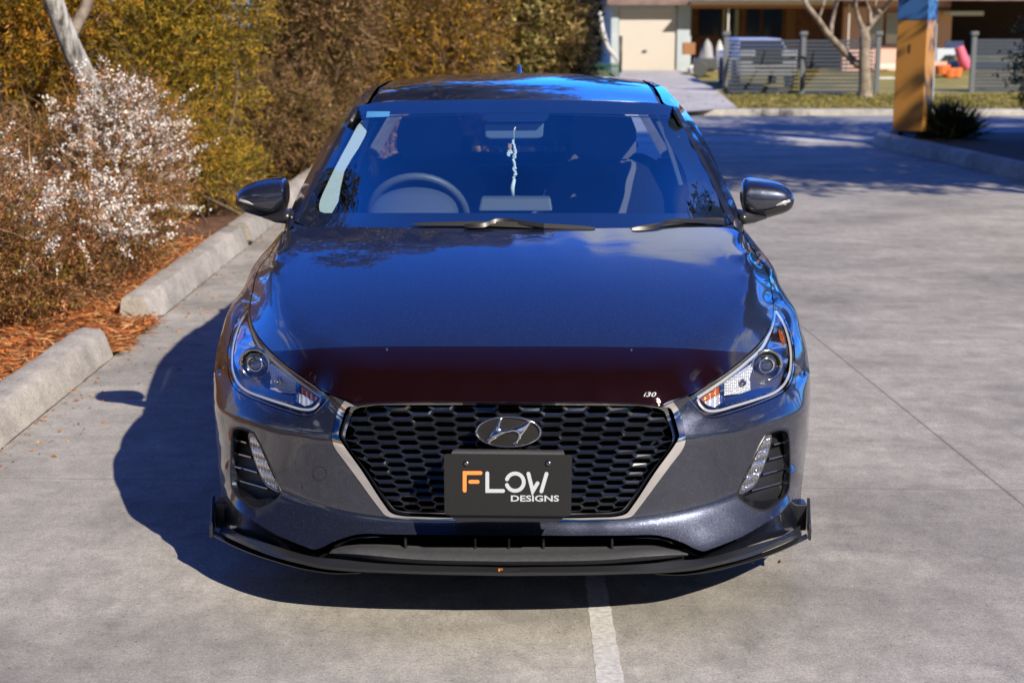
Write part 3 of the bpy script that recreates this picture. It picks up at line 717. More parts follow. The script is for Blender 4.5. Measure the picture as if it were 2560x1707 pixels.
strips('splitter_lip', [SE0, SE1, SE, [(1640, 1420, .3), (1700, 1420, .3), (1780, 1410, .3), (1850, 1398, .3), (1948, 1370, .35), (2028, 1335, .45)]], M['splitter'], splitter, auto=30, n=8)
for s in (1, -1):
    a = A(2037, 1345, .36); top = A(2033, 1248, .44); x = a[0]; zb = a[2]; zt = top[2]
    prof = [(.34, zb), (.46, zb), (.465, zb+.05), (.47, zt-.004), (.455, zt), (.44, zt-.01), (.37, zt-.055), (.34, zb+.04)]
    b = MB(); b.loft([[(s*(x-.006+(z-zb)*-.01+(y-.40)*.12), y, z) for y, z in prof], [(s*(x+.003+(z-zb)*-.01+(y-.40)*.12), y, z) for y, z in prof]]); b.build('splitter_winglet', M['splitter'], splitter, bevel=.002)
    b = MB(); q1 = A(2012, 1300, .47); b.bbox((s*(q1[0]-.03), .43, zb), (s*(x-.004), .49, zb+.085)); b.build('winglet_mount', M['black'], splitter, bevel=.004)
lipS = Surf([(1200, 1430, -.09), (1350, 1430, -.09), (1200, 1440, -.088), (1350, 1440, -.088), (1500, 1428.5, -.078)], sym=False)
topS = Surf([(1200, 1418, -.052), (1350, 1418, -.052), (1200, 1428.5, -.085), (1350, 1428.5, -.085)], sym=False)
text_on('splitter_lettering', 'F', topS, (1246, 1420.5, 1257, 1427.5), M['orange'], splitter, -.004, bold=.02)
text_on('splitter_lettering', 'LOW', topS, (1259, 1420.5, 1301, 1427.5), M['lipgrey'], splitter, -.004, bold=-.01)

# ---- fog lamp recesses
fr_in = [tuple(p) for p in fog2]
DRL = [z2(*p) for p in [(625, 215), (665, 235), (660, 320), (630, 440), (575, 600), (520, 730), (460, 840), (410, 890), (330, 930), (265, 955), (255, 925), (330, 770), (430, 560), (520, 370), (590, 245)]]
for s, sd in ((1, 'R'), (-1, 'L')):
    k = MB()
    cpx = fog2.mean(0); rings_ = []
    for sc_, d in ((1.0, .003), (.955, .0), (.93, .012), (.90, .075)):
        q = cpx+(fog2-cpx)*sc_; P = fas.ev(q); v = P-CAMP; P = P+v/np.linalg.norm(v, axis=1)[:, None]*d; rings_.append(P*[s, 1, 1])
    k.loft(rings_, caps=False)
    k.F.append(tuple(3*len(fog2)+i for i in range(len(fog2)))); k.M.append(0)
    pod = k.build('fog_lamp_recess', M['black'], car, smooth=True, auto=40)
    # sloping floor that mirrors the sky
    fl = np.array([z2(*p) for p in [(235, 965), (400, 1020), (560, 1040), (650, 1015), (780, 1000), (840, 960)]]); fl2 = np.array([z2(*p) for p in [(262, 1015), (350, 1080), (480, 1142), (560, 1152), (720, 1075), (850, 975)]])
    Pa = fas.ev(fl); v = Pa-CAMP; Pa = Pa+v/np.linalg.norm(v, axis=1)[:, None]*.055; Pb = fas.ev(fl2); v = Pb-CAMP; Pb = Pb+v/np.linalg.norm(v, axis=1)[:, None]*.008
    mm_ = MB(); mm_.loft([crv(Pa*[s, 1, 1], 4), crv((Pa+Pb)/2*[s, 1, 1]+np.array([0, 0, -.004]), 4), crv(Pb*[s, 1, 1], 4)], caps=False, closed=False); mm_.build('recess_floor', M['gloss'], pod, smooth=True)
    for (xa, ya, xb, yb) in [(698, 352, 845, 318), (635, 530, 858, 478), (555, 716, 862, 640), (418, 915, 860, 800)]:
        a, b_ = np.array([z2(xa, ya)]), np.array([z2(xb, yb)]); Q = []
        for q_, dd in ((a, .02), (b_, .03)):
            P = fas.ev(q_)[0]; v = P-CAMP; v /= np.linalg.norm(v); Q.append((P+v*dd, P+v*(dd+.04)))
        m = MB(); t_ = np.array([0, 0, .0035])
        m.loft([[Q[0][0]*[s, 1, 1]-t_*.5, Q[0][0]*[s, 1, 1]+t_, Q[0][1]*[s, 1, 1]+t_*2, Q[0][1]*[s, 1, 1]-t_], [Q[1][0]*[s, 1, 1]-t_*.5, Q[1][0]*[s, 1, 1]+t_, Q[1][1]*[s, 1, 1]+t_*2, Q[1][1]*[s, 1, 1]-t_]])
        m.build('recess_blade', M['gloss'], pod, bevel=.001)
    drl = np.array([tuple(p) for p in crv(DRL+[DRL[0]], 3)[:-1]])
    dl = patch('daytime_lamp', fas, cpx*0+drl, M['lampdark'], pod, step=5, bstep=3, flange=.03, sides=sd, bias=push(.012), weld=False)
    c0 = drl.mean(0); dri = c0+(drl-c0)*.88
    V2, F, rg = chart_mesh(dri, (), 2.2, 2.2)
    rnd = random.Random(5)
    ph = V2[:, 1]*.30+V2[:, 0]*.10
    hgt = .0042*np.abs(np.sin(ph*.42))+.0006*np.sin(V2[:, 0]*.9)+.0010*np.sin(V2[:, 1]*1.5+V2[:, 0]*1.2)
    P = fas.ev(V2); v = P-CAMP; P = P+v/np.linalg.norm(v, axis=1)[:, None]*(.0085+hgt)[:, None]
    Fx = F if s == 1 else F[:, ::-1]
    mesh_obj('lamp_reflector', P*[s, 1, 1], Fx, M['drl'], dl, False)
    patch('lamp_lens', fas, dri, M['lens'], dl, step=8, bstep=3, flange=0, sides=sd, bias=push(.005), weld=False)

# ---- headlights
tip = [(1722.4, 994.7)]
topedge = [(1750, 975.8), (1806, 940.5), (1843, 914), (1874, 889), (1904, 860.2), (1926, 831.8), (1937, 805.5), (1940.6, 787), (1941.5, 761.5)]
hl_out = [tuple(p+np.array([-1, -.8])) for p in hlb2]+[tuple(p) for p in crv(topedge[::-1]+tip, 5)[1:-1]]
hc = np.array(hl_out)
def shrink(P, d):
    P = np.array(P); a = np.roll(P, 1, 0); b = np.roll(P, -1, 0); t = b-a; t /= np.linalg.norm(t, axis=1)[:, None]+1e-9
    n = np.stack([-t[:, 1], t[:, 0]], 1); ar = .5*(P[:, 0]*np.roll(P[:, 1], -1)-np.roll(P[:, 0], -1)*P[:, 1]).sum(); return P+n*(d if ar > 0 else -d)
def pw(sf, q, d):
    q = np.atleast_2d(np.array(q, float)); P = sf.ev(q); v = P-CAMP; return P+v/np.linalg.norm(v, axis=1)[:, None]*d
for s, sd in ((1, 'R'), (-1, 'L')):
    S3 = np.array([s, 1, 1])
    head = patch('headlight', fas, shrink(hc, 1.0), M['lampdark'], car, step=8, bstep=4, flange=0, sides=sd, bias=push(.075), weld=False)
    # rim between lens and bucket
    k = MB(); r0 = shrink(hc, .2); k.loft([pw(fas, r0, -.001)*S3, pw(fas, shrink(hc, 2.2), -.001)*S3, pw(fas, shrink(hc, 3.6), .004)*S3, pw(fas, shrink(hc, 3.6), .075)*S3], caps=False)
    k.build('headlight_seal', M['gloss'], head, smooth=True, auto=35)
    patch('headlight_cover', fas, shrink(hc, 1.5), M['lens'], head, step=8, bstep=4, flange=0, sides=sd, bias=push(-.0015), weld=False)
    def guide(pts, r, d, mt, nm, hgt=.006):
        P = crv([z1(*p) for p in pts], 6); T = np.gradient(P, axis=0); T /= np.linalg.norm(T, axis=1)[:, None]; Nn = np.stack([-T[:, 1], T[:, 0]], 1)
        R = [pw(fas, P+Nn*o_, d+dd)*S3 for o_, dd in ((-r, hgt*2), (-r*.85, .002), (-r*.3, 0), (r*.3, 0), (r*.85, .002), (r, hgt*2))]
        m = MB(); m.loft(R, caps=False, closed=False); return m.build(nm, mt, head, smooth=True)
    guide([(222, 1262), (262, 1335), (330, 1395), (430, 1408), (700, 1342), (1000, 1252), (1190, 1182), (1310, 1085), (1378, 950), (1400, 800), (1392, 640), (1350, 450), (1290, 300), (1210, 180)], 3.6, .012, M['ledbar'], 'light_guide')
    guide([(225, 1245), (540, 1040), (850, 805), (1040, 630), (1120, 480), (1172, 330), (1195, 180)], 4.2, .010, M['ledbar'], 'light_guide')
    # projector
    cq = np.array(z1(1095, 850)); th = np.linspace(0, 2*math.pi, 41)[:-1]; cs = np.stack([np.cos(th), np.sin(th)], 1)
    base = pw(fas, [cq], .03)[0]
    def disc(r, d):  # ring facing forward, true circle
        q = atY(cq[0], cq[1], base[1]+d); q = warp(q); rr = r/FPX*(q[1]-CAMP[1]); return np.array([q+np.array([rr*a, rr*a*.25, -rr*b*1.0]) for a, b in cs])*S3
    b = MB(); b.loft([disc(r, d) for r, d in ((44, .012), (43, -.004), (40, -.010), (35.5, -.006), (32, .006), (31, .02))], caps=False); b.build('projector_bezel', M['bezel'], head, smooth=True)
    b = MB(); rg = [disc(31.2*math.cos(t), .012-.020*math.sin(t)) for t in np.linspace(0, math.pi/2*.98, 9)]; b.loft(rg, caps=False); b.build('projector_lens', M['proj'], head, smooth=True)
    b = MB(); b.loft([disc(r, d) for r, d in ((22, -.0075), (20, -.0100), (17.5, -.0100))], caps=False); b.build('projector_ring', M['dchrome'], head, smooth=True)
    # bright shield above and outside the projector
    sh = [z1(*p) for p in [(1100, 630), (1150, 520), (1190, 400), (1215, 330), (1290, 380), (1345, 560), (1368, 720), (1345, 860), (1300, 930), (1270, 760), (1200, 670)]]
    V2, F, rg = chart_mesh(crv(sh+[sh[0]], 3)[:-1], (), 4, 3); P = pw(fas, V2, 0); v = P-CAMP; P = P+v/np.linalg.norm(v, axis=1)[:, None]*(.026+.004*np.sin(V2[:, 1]*.16))[:, None]
    mesh_obj('headlight_shield', P*S3, F if s == 1 else F[:, ::-1], M['bezel'], head, True)
    mk = [z1(*p) for p in [(1238, 400), (1285, 430), (1330, 560), (1310, 600), (1262, 530)]]
    V2, F, rg = chart_mesh(mk, (), 4, 3); mesh_obj('side_marker', pw(fas, V2, .021)*S3, F if s == 1 else F[:, ::-1], M['amber2'], head, True)
    # fluted reflector
    rf = [z1(*p) for p in [(556, 1062), (720, 950), (880, 842), (918, 880), (880, 1000), (892, 1150), (760, 1195), (560, 1215)]]
    V2, F, rg = chart_mesh(rf, (), 1.6, 1.6); hg = .0035*np.abs(np.sin(V2[:, 0]*.62))+.012*np.sin((V2[:, 1]-960)*.05)+.0015*np.sin(V2[:, 1]*.9)
    P = pw(fas, V2, 0); v = P-CAMP; P = P+v/np.linalg.norm(v, axis=1)[:, None]*(.034+hg)[:, None]; mesh_obj('headlight_reflector', P*S3, F if s == 1 else F[:, ::-1], M['refl'], head, True)
    bq = np.array(z1(792, 1062)); q = pw(fas, [bq], .020)[0]
    b = MB(); b.loft([np.array([q+np.array([r*a, d, r*c_]) for a, c_ in cs])*S3 for r, d in ((.011, .012), (.0105, -.002), (.009, -.004), (.0075, .004), (.006, .006), (.0055, -.003), (.003, -.007), (.0005, -.0085))], caps=False); b.build('bulb', M['bezel'], head, smooth=True)
    ind = [z1(*p) for p in [(262, 1262), (500, 1108), (505, 1190), (300, 1300)]]; in2 = [z1(*p) for p in [(306, 1302), (506, 1196), (508, 1320), (430, 1362), (350, 1340)]]
    for pl_, mt, d0, nm in ((ind, M['amber2'], .022, 'indicator'), (in2, M['refl'], .020, 'indicator_reflector')):
        V2, F, rg = chart_mesh(pl_, (), 1.8, 1.8); hg = .003*np.abs(np.sin(V2[:, 1]*.45+V2[:, 0]*.22))+.002*np.sin(V2[:, 0]*.5)
        P = pw(fas, V2, 0); v = P-CAMP; P = P+v/np.linalg.norm(v, axis=1)[:, None]*(d0+hg)[:, None]; mesh_obj(nm, P*S3, F if s == 1 else F[:, ::-1], mt, head, True)
    dv = [z1(*p) for p in [(508, 1105), (548, 1062), (556, 1215), (560, 1310), (512, 1330)]]
    V2, F, rg = chart_mesh(dv, (), 6, 4); mesh_obj('divider', pw(fas, V2, .018)*S3, F if s == 1 else F[:, ::-1], M['gloss'], head, True)
    lo_p = [z1(*p) for p in [(566, 1235), (760, 1205), (900, 1150), (1000, 1130), (1180, 1110), (1150, 1165), (960, 1235), (700, 1310), (566, 1335)]]
    V2, F, rg = chart_mesh(lo_p, (), 4, 3); P = pw(fas, V2, 0); v = P-CAMP; P = P+v/np.linalg.norm(v, axis=1)[:, None]*(.024-.006*np.sin((V2[:, 0]-1815)*.035))[:, None]
    mesh_obj('headlight_trim', P*S3, F if s == 1 else F[:, ::-1], M['gloss'], head, True)
# ---- windscreen, pillars, roof
GE = [(1829, 556, 1.30), (1816, 536, 1.36), (1791, 481, 1.49), (1769, 434, 1.60), (1739, 376.5, 1.715), (1709, 319, 1.83), (1682, 266, 1.945)]   # right edge of the glass
GT = [(1290, 249.5, 1.84), (1400, 250, 1.845), (1500, 252, 1.86), (1600, 256, 1.895), (1645, 259, 1.92), (1682, 266, 1.945)]
GB = [(1290, 585, .94), (1500, 583, .97), (1700, 578, 1.07), (1790, 572, 1.19), (1829, 556, 1.30)]
wsS = Surf(GE+GT[:-1]+GB[:-1]+[(1290, 410, 1.37), (1500, 412, 1.40), (1620, 414, 1.47), (1290, 500, 1.155), (1500, 500, 1.18), (1290, 330, 1.60), (1500, 330, 1.63)], lam=1e-6)
ge2, gt2, gb2 = (crv([p[:2] for p in q], 6) for q in (GE, GT, GB))
ws_out = [tuple(p) for p in gb2[::-1][::-1]]+[tuple(p) for p in ge2[1:]]+[tuple(p) for p in gt2[::-1][1:]]
ws = patch('windscreen', wsS, halfclose(wsS, ws_out), M['ws'], car, step=14, bstep=8, flange=0)
# painted-on black border of the glass
fr_i = [(1273, 533), (1500, 533), (1690, 534), (1758, 534), (1776, 528), (1781, 512), (1772, 480), (1730, 390), (1700, 330), (1683, 297), (1676, 290), (1655, 289), (1500, 285), (1380, 283), (1273, 283)]
fr_i2 = crv(fr_i, 4)
frit_o = [(1273, 585)]+[tuple(p) for p in gb2[1:]]+[tuple(p) for p in ge2[1:]]+[tuple(p) for p in gt2[::-1][1:]]
M['frit'] = mat('glass_border', (.006, .007, .010), .5)
def ringpatch(name, sf, outer, innerp, m, parent, d):
    loopo = [tuple(p) for p in outer]+[tuple(p) for p in innerp[::-1]]
    return patch(name, sf, halfclose2(sf, loopo), m, parent, step=12, bstep=8, flange=0, bias=push(d))
def halfclose2(sf, path): # C-shaped loop touching X=0 twice: outer start/end and inner end/start
    path = [tuple(p) for p in path]; out = []
    for p in path: out.append((edge_to_x0(sf, p[1]), p[1]) if p[0] < 1300 else p)
    return out
# C shape is not simple along the centre line, so make it in two bands
top_b = [(1273, 249.5)]+[tuple(p) for p in gt2[1:]]+[(1692, 285), (1683, 297)]+[tuple(p) for p in fr_i2[::-1] if p[1] < 296]
patch('windscreen_border', wsS, halfclose(wsS, top_b[:-1]+[(1273, 283)]), M['frit'], ws, step=12, bstep=8, flange=0, bias=push(.006))
low_b = [tuple(p) for p in gb2]+[(1821, 545), (1776, 528), (1758, 534), (1690, 534), (1500, 533), (1273, 533)]
patch('windscreen_border', wsS, halfclose(wsS, low_b), M['frit'], ws, step=12, bstep=8, flange=0, bias=push(.006))
sb_ = [(1821, 545)]+[tuple(p) for p in ge2 if p[1] < 543]+[(1692, 285), (1683, 297)]+[tuple(p) for p in fr_i2[::-1] if 298 < p[1] < 526]+[(1776, 528)]
for sd in 'RL': patch('windscreen_border', wsS, sb_, M['frit'], ws, step=12, bstep=8, flange=0, sides=sd, bias=push(.006), weld=False)
# sensor shroud at the top middle
shp = [(1205, 283), (1373, 283), (1371, 296), (1360, 305), (1222, 305), (1210, 296)]
V2, F, rg = chart_mesh(shp, (), 12, 8); mesh_obj('sensor_shroud', pw(wsS, V2, .008), F, M['frit'], ws, False)
# inspection sticker
V2, F, rg = chart_mesh([(918, 279), (975, 279), (973, 292), (915, 294)], (), 12, 8); mesh_obj('toll_sticker', pw(wsS, V2, .004), F, mat('pale_blue_sticker', (.16, .38, .55), .4), ws, False)
# pillars / rails
PO = [(1860, 566, 1.47), (1853.5, 553, 1.50), (1841, 516, 1.55), (1821, 471, 1.64), (1799, 426, 1.74), (1776.4, 379, 1.86), (1754, 337, 1.97), (1734, 304, 2.07), (1709, 272, 2.20), (1679.5, 240, 2.37), (1659.5, 220, 2.52), (1634.6, 207.5, 2.75), (1612, 201.5, 2.95)]
GEo = [(1836, 545, 1.36), (1822, 520, 1.42), (1798, 471, 1.54), (1772, 420, 1.66), (1744, 364, 1.77), (1715, 306, 1.88), (1694, 268, 1.965)]   # outer edge of black trim
DI = [(1694, 268, 1.965), (1661, 259, 1.965), (1649, 236, 2.12), (1636, 217, 2.35), (1618, 205.5, 2.7), (1606, 200.3, 2.95)]
DI2 = [(1645, 259, 1.945), (1634, 236, 2.12), (1624, 219, 2.35), (1610, 205.5, 2.7), (1600, 200, 2.95)]
pilS = Surf(PO+GE+GEo+DI, lam=1e-6, sym=False)
po2, geo2, di2 = (crv([p[:2] for p in q], 5) for q in (PO, GEo, DI))
pil = [(1838, 562), (1860, 566)]+[tuple(p) for p in po2[1:]]+[tuple(p) for p in di2[::-1]]+[tuple(p) for p in geo2[::-1][1:]]
trim = [tuple(p) for p in ge2]+[tuple(p) for p in geo2[::-1]]+[(1838, 562)]
for sd in 'RL':
    patch('roof_pillar', pilS, pil, M['paint'], car, step=6, bstep=4, flange=.02, sides=sd, weld=False)
    patch('windscreen_trim', pilS, trim, M['black'], car, step=6, bstep=5, flange=.01, sides=sd, weld=False)
# roof as a sheet over (x, Y)
def roof_z(x, Y):
    zc = np.interp(Y, RY, RZ); return zc-.055*(abs(x)/.6)**2.4
rc = [atY(1290, 248.5, 1.845), atY(1295, 186.5, 2.75)]
RY = np.array([1.845, 2.2, 2.75, 3.2, 3.7, 4.05]); RZ = np.array([rc[0][2], rc[0][2]+(rc[1][2]-rc[0][2])*.72, rc[1][2], rc[1][2]-.008, rc[1][2]-.04, rc[1][2]-.085])
kk = np.polyfit(RY, RZ, 4); 
fe = aw(crv([(1280, 248.5, 1.845), (1400, 249, 1.85), (1500, 251, 1.865), (1600, 255, 1.90), (1643, 258, 1.935)], 5)); sd_ = aw(crv(DI2, 5))
def fX(x): return np.interp(x, fe[:, 0], fe[:, 1])
def sX(Y): return np.interp(Y, np.r_[sd_[:, 1], 3.7, 4.1], np.r_[sd_[:, 0], sd_[-1, 0]-.005, sd_[-1, 0]-.03])
def fz(x): return np.interp(x, fe[:, 0], fe[:, 2])
def szz(Y): return np.interp(Y, np.r_[sd_[:, 1], 3.7, 4.1], np.r_[sd_[:, 2], sd_[-1, 2]-.03, sd_[-1, 2]-.08])
rb = MB(); rows = []
for t in np.linspace(0, 1, 36):
    row = []
    for u_ in np.linspace(-1, 1, 45):
        a = abs(u_); Ym = 1.845+(4.05-1.845)*t
        Y = Ym
        for _ in range(4):
            x = a*sX(Y); Y = fX(min(x, fe[-1, 0]))*(1-t)+4.05*t
        zc = np.polyval(kk, Y); cr = np.polyval(kk, Y)-szz(Y); z = zc-cr*a**2.3
        e = fz(min(x, fe[-1, 0]))-(np.polyval(kk, fX(min(x, fe[-1, 0])))-(np.polyval(kk, fX(min(x, fe[-1, 0])))-szz(fX(min(x, fe[-1, 0]))))*a**2.3)
        z += e*max(0, 1-t*6)
        row.append((math.copysign(x, u_), Y, z))
    rows.append(row)
front = [(p[0], p[1]-.004, p[2]-.012) for p in rows[0]]
rb.loft([front]+rows, caps=False, closed=False); rb.build('roof', M['paint'], car, smooth=True, auto=40)
# drip channel and dark cabin lining
for s in (1, -1):
    chb = MB()
    a = sd_*[s, 1, 1]; b_ = aw(crv(DI[1:], 5))*[s, 1, 1]; n_ = min(len(a), len(b_)); chb.loft([resample(a, .02)[:40]+[0, 0, -.006], ], caps=False, closed=False) if False else None
    A_ = [a[int(i)] for i in np.linspace(0, len(a)-1, 20)]; B_ = [b_[int(i)] for i in np.linspace(0, len(b_)-1, 20)]
    chb.loft([[p+np.array([0, 0, -.010]) for p in A_], [p+np.array([0, 0, -.010]) for p in B_]], caps=False, closed=False)
    chb.build('roof_channel', M['black'], car)
# antenna fin
an = atY(1296, 180, 3.75); zr = float(np.polyval(kk, 3.75)); b = MB()
b.loft([[(-.020, 3.62, zr-.004), (-.022, 3.85, zr-.012), (.022, 3.85, zr-.012), (.020, 3.62, zr-.004)], [(-.012, 3.72, zr+.03), (-.012, 3.86, zr+.025), (.012, 3.86, zr+.025), (.012, 3.72, zr+.03)], [(-.005, 3.79, zr+.058), (-.005, 3.86, zr+.052), (.005, 3.86, zr+.052), (.005, 3.79, zr+.058)]])
b.build('antenna_fin', M['paint'], car, bevel=.004)
# ---- body sides (doors, sills), lofted from stations
ST_Y = [.60, .75, .90, 1.10, 1.35, 1.6, 2.0, 2.6, 3.2, 3.6, 3.95, 4.2, 4.32]
def side_x(Y, z):
    w = np.interp(Y, [.6, .75, .9, 1.1, 1.35, 1.6, 2.0, 3.4, 3.8, 4.1, 4.32], [.925, .935, .94, .925, .915, .908, .91, .915, .90, .86, .74])
    bl = np.interp(z, [.15, .25, .5, .72, .85, .95], [-.035, -.01, .0, .004, -.02, -.055]); return w+bl
_sb = f_O[np.argsort(f_O[:, 1])]; _sb = _sb[_sb[:, 1] > .60]
top_z0 = lambda Y: float(np.interp(Y, [.6, .9, 1.12, 1.35, 1.55, 2.0, 3.0, 4.0, 4.32], [.50, .69, .76, .84, .90, .935, .955, .97, .93]))
top_z = lambda Y: float(np.interp(Y, _sb[:, 1], _sb[:, 2]))-.004 if Y < 1.52 else (float(top_z0(Y)) if Y > 1.72 else float(np.interp(Y, [1.52, 1.72], [np.interp(1.52, _sb[:, 1], _sb[:, 2])-.004, top_z0(1.72)])))
def top_x(Y): return float(np.interp(Y, _sb[:, 1], _sb[:, 0]))-.004 if Y < 1.52 else float(np.interp(Y, [1.52, 1.72], [np.interp(1.52, _sb[:, 1], _sb[:, 0])-.004, side_x(1.72, top_z(1.72))-.006]))
sidem = {}
for s, nm in ((1, 'R'), (-1, 'L')):
    b = MB(); rows = []
    for Y in np.linspace(.665, 4.32, 64):
        row = []; zt = top_z(Y)
        for t in np.linspace(0, 1, 16):
            zb = .17
            for wy in (.90, 3.55):
                d = abs(Y-wy)
                if d < .36: zb = max(zb, .30+math.sqrt(max(.36**2-d*d, 0)))
            zb = min(zb, zt-.01); z = zb+(zt-zb)*t; xx = side_x(Y, z)-.006
            if Y < 1.72: f = max(0, (t-.35)/.65)**2; xx = xx*(1-f)+top_x(Y)*f
            row.append((s*xx, Y, z))
        rows.append(row)
    b.loft(rows if s == 1 else rows[::-1], caps=False, closed=False)
    body = b.build('body_side', M['paint'], car, smooth=True)
    # side windows and upper frame
    b = MB(); lo = []; hi_ = []
    for Y in np.linspace(1.6, 4.15, 20):
        zt = top_z(Y); lo.append((s*(side_x(Y, zt)-.02), Y, zt)); rr2 = min(max(Y, 1.95), 3.9)
        top = np.array([np.interp(Y, [1.5, 1.75, 2.07, 2.37, 2.75, 2.95, 3.8, 4.15], [.86, .80, .715, .645, .60, .598, .59, .57]), Y, np.interp(Y, [1.5, 1.75, 2.07, 2.37, 2.75, 2.95, 3.8, 4.15], [.92, 1.07, 1.235, 1.335, 1.385, 1.39, 1.36, 1.30])])
        hi_.append((s*(top[0]-.004), Y, max(top[2]-.012, zt)))
    b.loft([lo, hi_] if s == 1 else [hi_, lo], caps=False, closed=False); b.build('side_window', M['sideglass'], car, smooth=True)
    for yy in (2.55, 3.45):
        k_ = int((yy-1.6)/(4.15-1.6)*19); m = MB(); m.tube([Vector(lo[k_])+Vector((-.02*s, 0, 0)), Vector(hi_[k_])+Vector((-.02*s, 0, 0))], .035, 6); m.build('door_pillar', M['cabin'], car)
    # wheel
    for wy in (.90, 3.55):
        prof = [(.10, .20), (.115, .25), (.112, .30), (.09, .318), (-.09, .318), (-.11, .30), (-.11, .20)]
        b = MB(); b.loft([[(s*(.80+px_), wy+r*math.cos(a), .318+r*math.sin(a)) for a in np.linspace(0, 2*math.pi, 37)[:-1]] for px_, r in prof], caps=False)
        wh = b.build('wheel', M['rubber'], car, smooth=True, auto=50)
        b = MB()
        b.loft([[(s*(.80+px_), wy+r*math.cos(a), .318+r*math.sin(a)) for a in np.linspace(0, 2*math.pi, 37)[:-1]] for px_, r in [(.10, .205), (.10, .19), (.03, .185), (.0, .10)]], caps=False)
        for q in range(10):
            a = 2*math.pi*q/10; ca, sa = math.cos(a), math.sin(a)
            b.tube([(s*.885, wy+.05*ca, .318+.05*sa), (s*.895, wy+.19*ca, .318+.19*sa)], [.022, .014], 5)
        b.cyl((s*.86, wy, .318), (s*.90, wy, .318), .055); b.build('rim', M['dchrome'], wh, smooth=True, auto=40)
# rear hatch with window, under body, firewall
b = MB(); rr = []
for z, Y, w in [(.25, 4.30, .70), (.5, 4.36, .80), (.75, 4.36, .80), (.93, 4.33, .74), (.97, 4.30, .66)]:
    rr.append([(u_*w, Y-.10*abs(u_)**3, z) for u_ in np.linspace(-1, 1, 15)])
b.loft(rr, caps=False, closed=False); b.build('tailgate', M['paint'], car, smooth=True)
b = MB(); b.loft([[(u_*.64, 4.30-.06*abs(u_)**3, 1.0) for u_ in np.linspace(-1, 1, 9)], [(u_*.50, 4.02-.04*abs(u_)**3, 1.30) for u_ in np.linspace(-1, 1, 9)]], caps=False, closed=False)
b.build('rear_window', M['sideglass'], car, smooth=True)
b = MB(); b.bbox((-.80, .30, .20), (.80, 4.2, .26)); b.bbox((-.66, 1.12, .26), (.66, 1.16, .93)); b.bbox((-.60, .30, .24), (.60, .34, .50))
b.build('underbody', M['void'], car)
for s in (1, -1):
    b = MB(); b.bbox((s*.60, .46, .28), (s*.62, 1.30, .72)); b.build('wheel_arch_liner', M['void'], car)
# ---- cowl, wipers
strips('cowl_panel', [[(1290, 578, .985), (1500, 577, 1.01), (1700, 573, 1.11), (1800, 569, 1.20), (1835, 560, 1.30)], [(1290, 600, .93), (1500, 600, .95), (1700, 596, 1.04), (1800, 592, 1.15), (1835, 580, 1.24)]], M['black'], car)
strips('cowl_panel', [[(1834, 562, 1.30), (1845, 575, 1.26), (1858, 582, 1.24)], [(1836, 545, 1.37), (1852, 553, 1.40), (1860, 568, 1.48)]], M['paint'], car)
def wiper(pts, arm, nm):
    b = MB(); P = pw(wsS, [q[:2] for q in pts], -.016)
    rings = []
    rad = np.interp(np.linspace(0, 1, len(P)), [0, .05, .5, .95, 1], [.003, .007, .011, .007, .003])
    for p, r in zip(P, rad): rings.append([(p[0], p[1]-r*1.1, p[2]-r*.6), (p[0], p[1]-r*.3, p[2]+r*.9), (p[0], p[1]+r*1.2, p[2]+r*.2), (p[0], p[1]+r*.4, p[2]-r)])
    b.loft(rings); w = b.build(nm, M['rubber'], car, smooth=True, auto=45)
    b = MB(); P = pw(wsS, [q[:2] for q in arm], -.030); rings = []
    for i, p in enumerate(P):
        r = .011 if i else .006; rings.append([(p[0]-.0, p[1]-r, p[2]-r*.5), (p[0], p[1]-r*.4, p[2]+r*.7), (p[0], p[1]+r, p[2]+r*.4), (p[0], p[1]+r*.5, p[2]-r*.8)])
    b.loft(rings); b.build('wiper_arm', M['black'], w, smooth=True, auto=45); return w
wiper(crv([(1030, 561, 1.10), (1120, 560, 1.06), (1230, 560, 1.03), (1330, 564, 1.01), (1420, 567.5, 1.01), (1488, 571, 1.015)], 5), crv([(1160, 565, 1.03), (1210, 563, 1.02), (1238, 553, 1.03), (1262, 551, 1.03), (1300, 556, 1.02), (1360, 564, 1.0)], 4), 'wiper')
wiper(crv([(1575, 572, 1.02), (1630, 565, 1.05), (1700, 555, 1.10), (1760, 551, 1.15), (1806, 550, 1.20), (1811, 552, 1.21)], 5), crv([(1580, 573, 1.01), (1645, 566, 1.04), (1660, 556, 1.06), (1700, 552, 1.09), (1740, 552.5, 1.12), (1810, 557, 1.19)], 4), 'wiper')
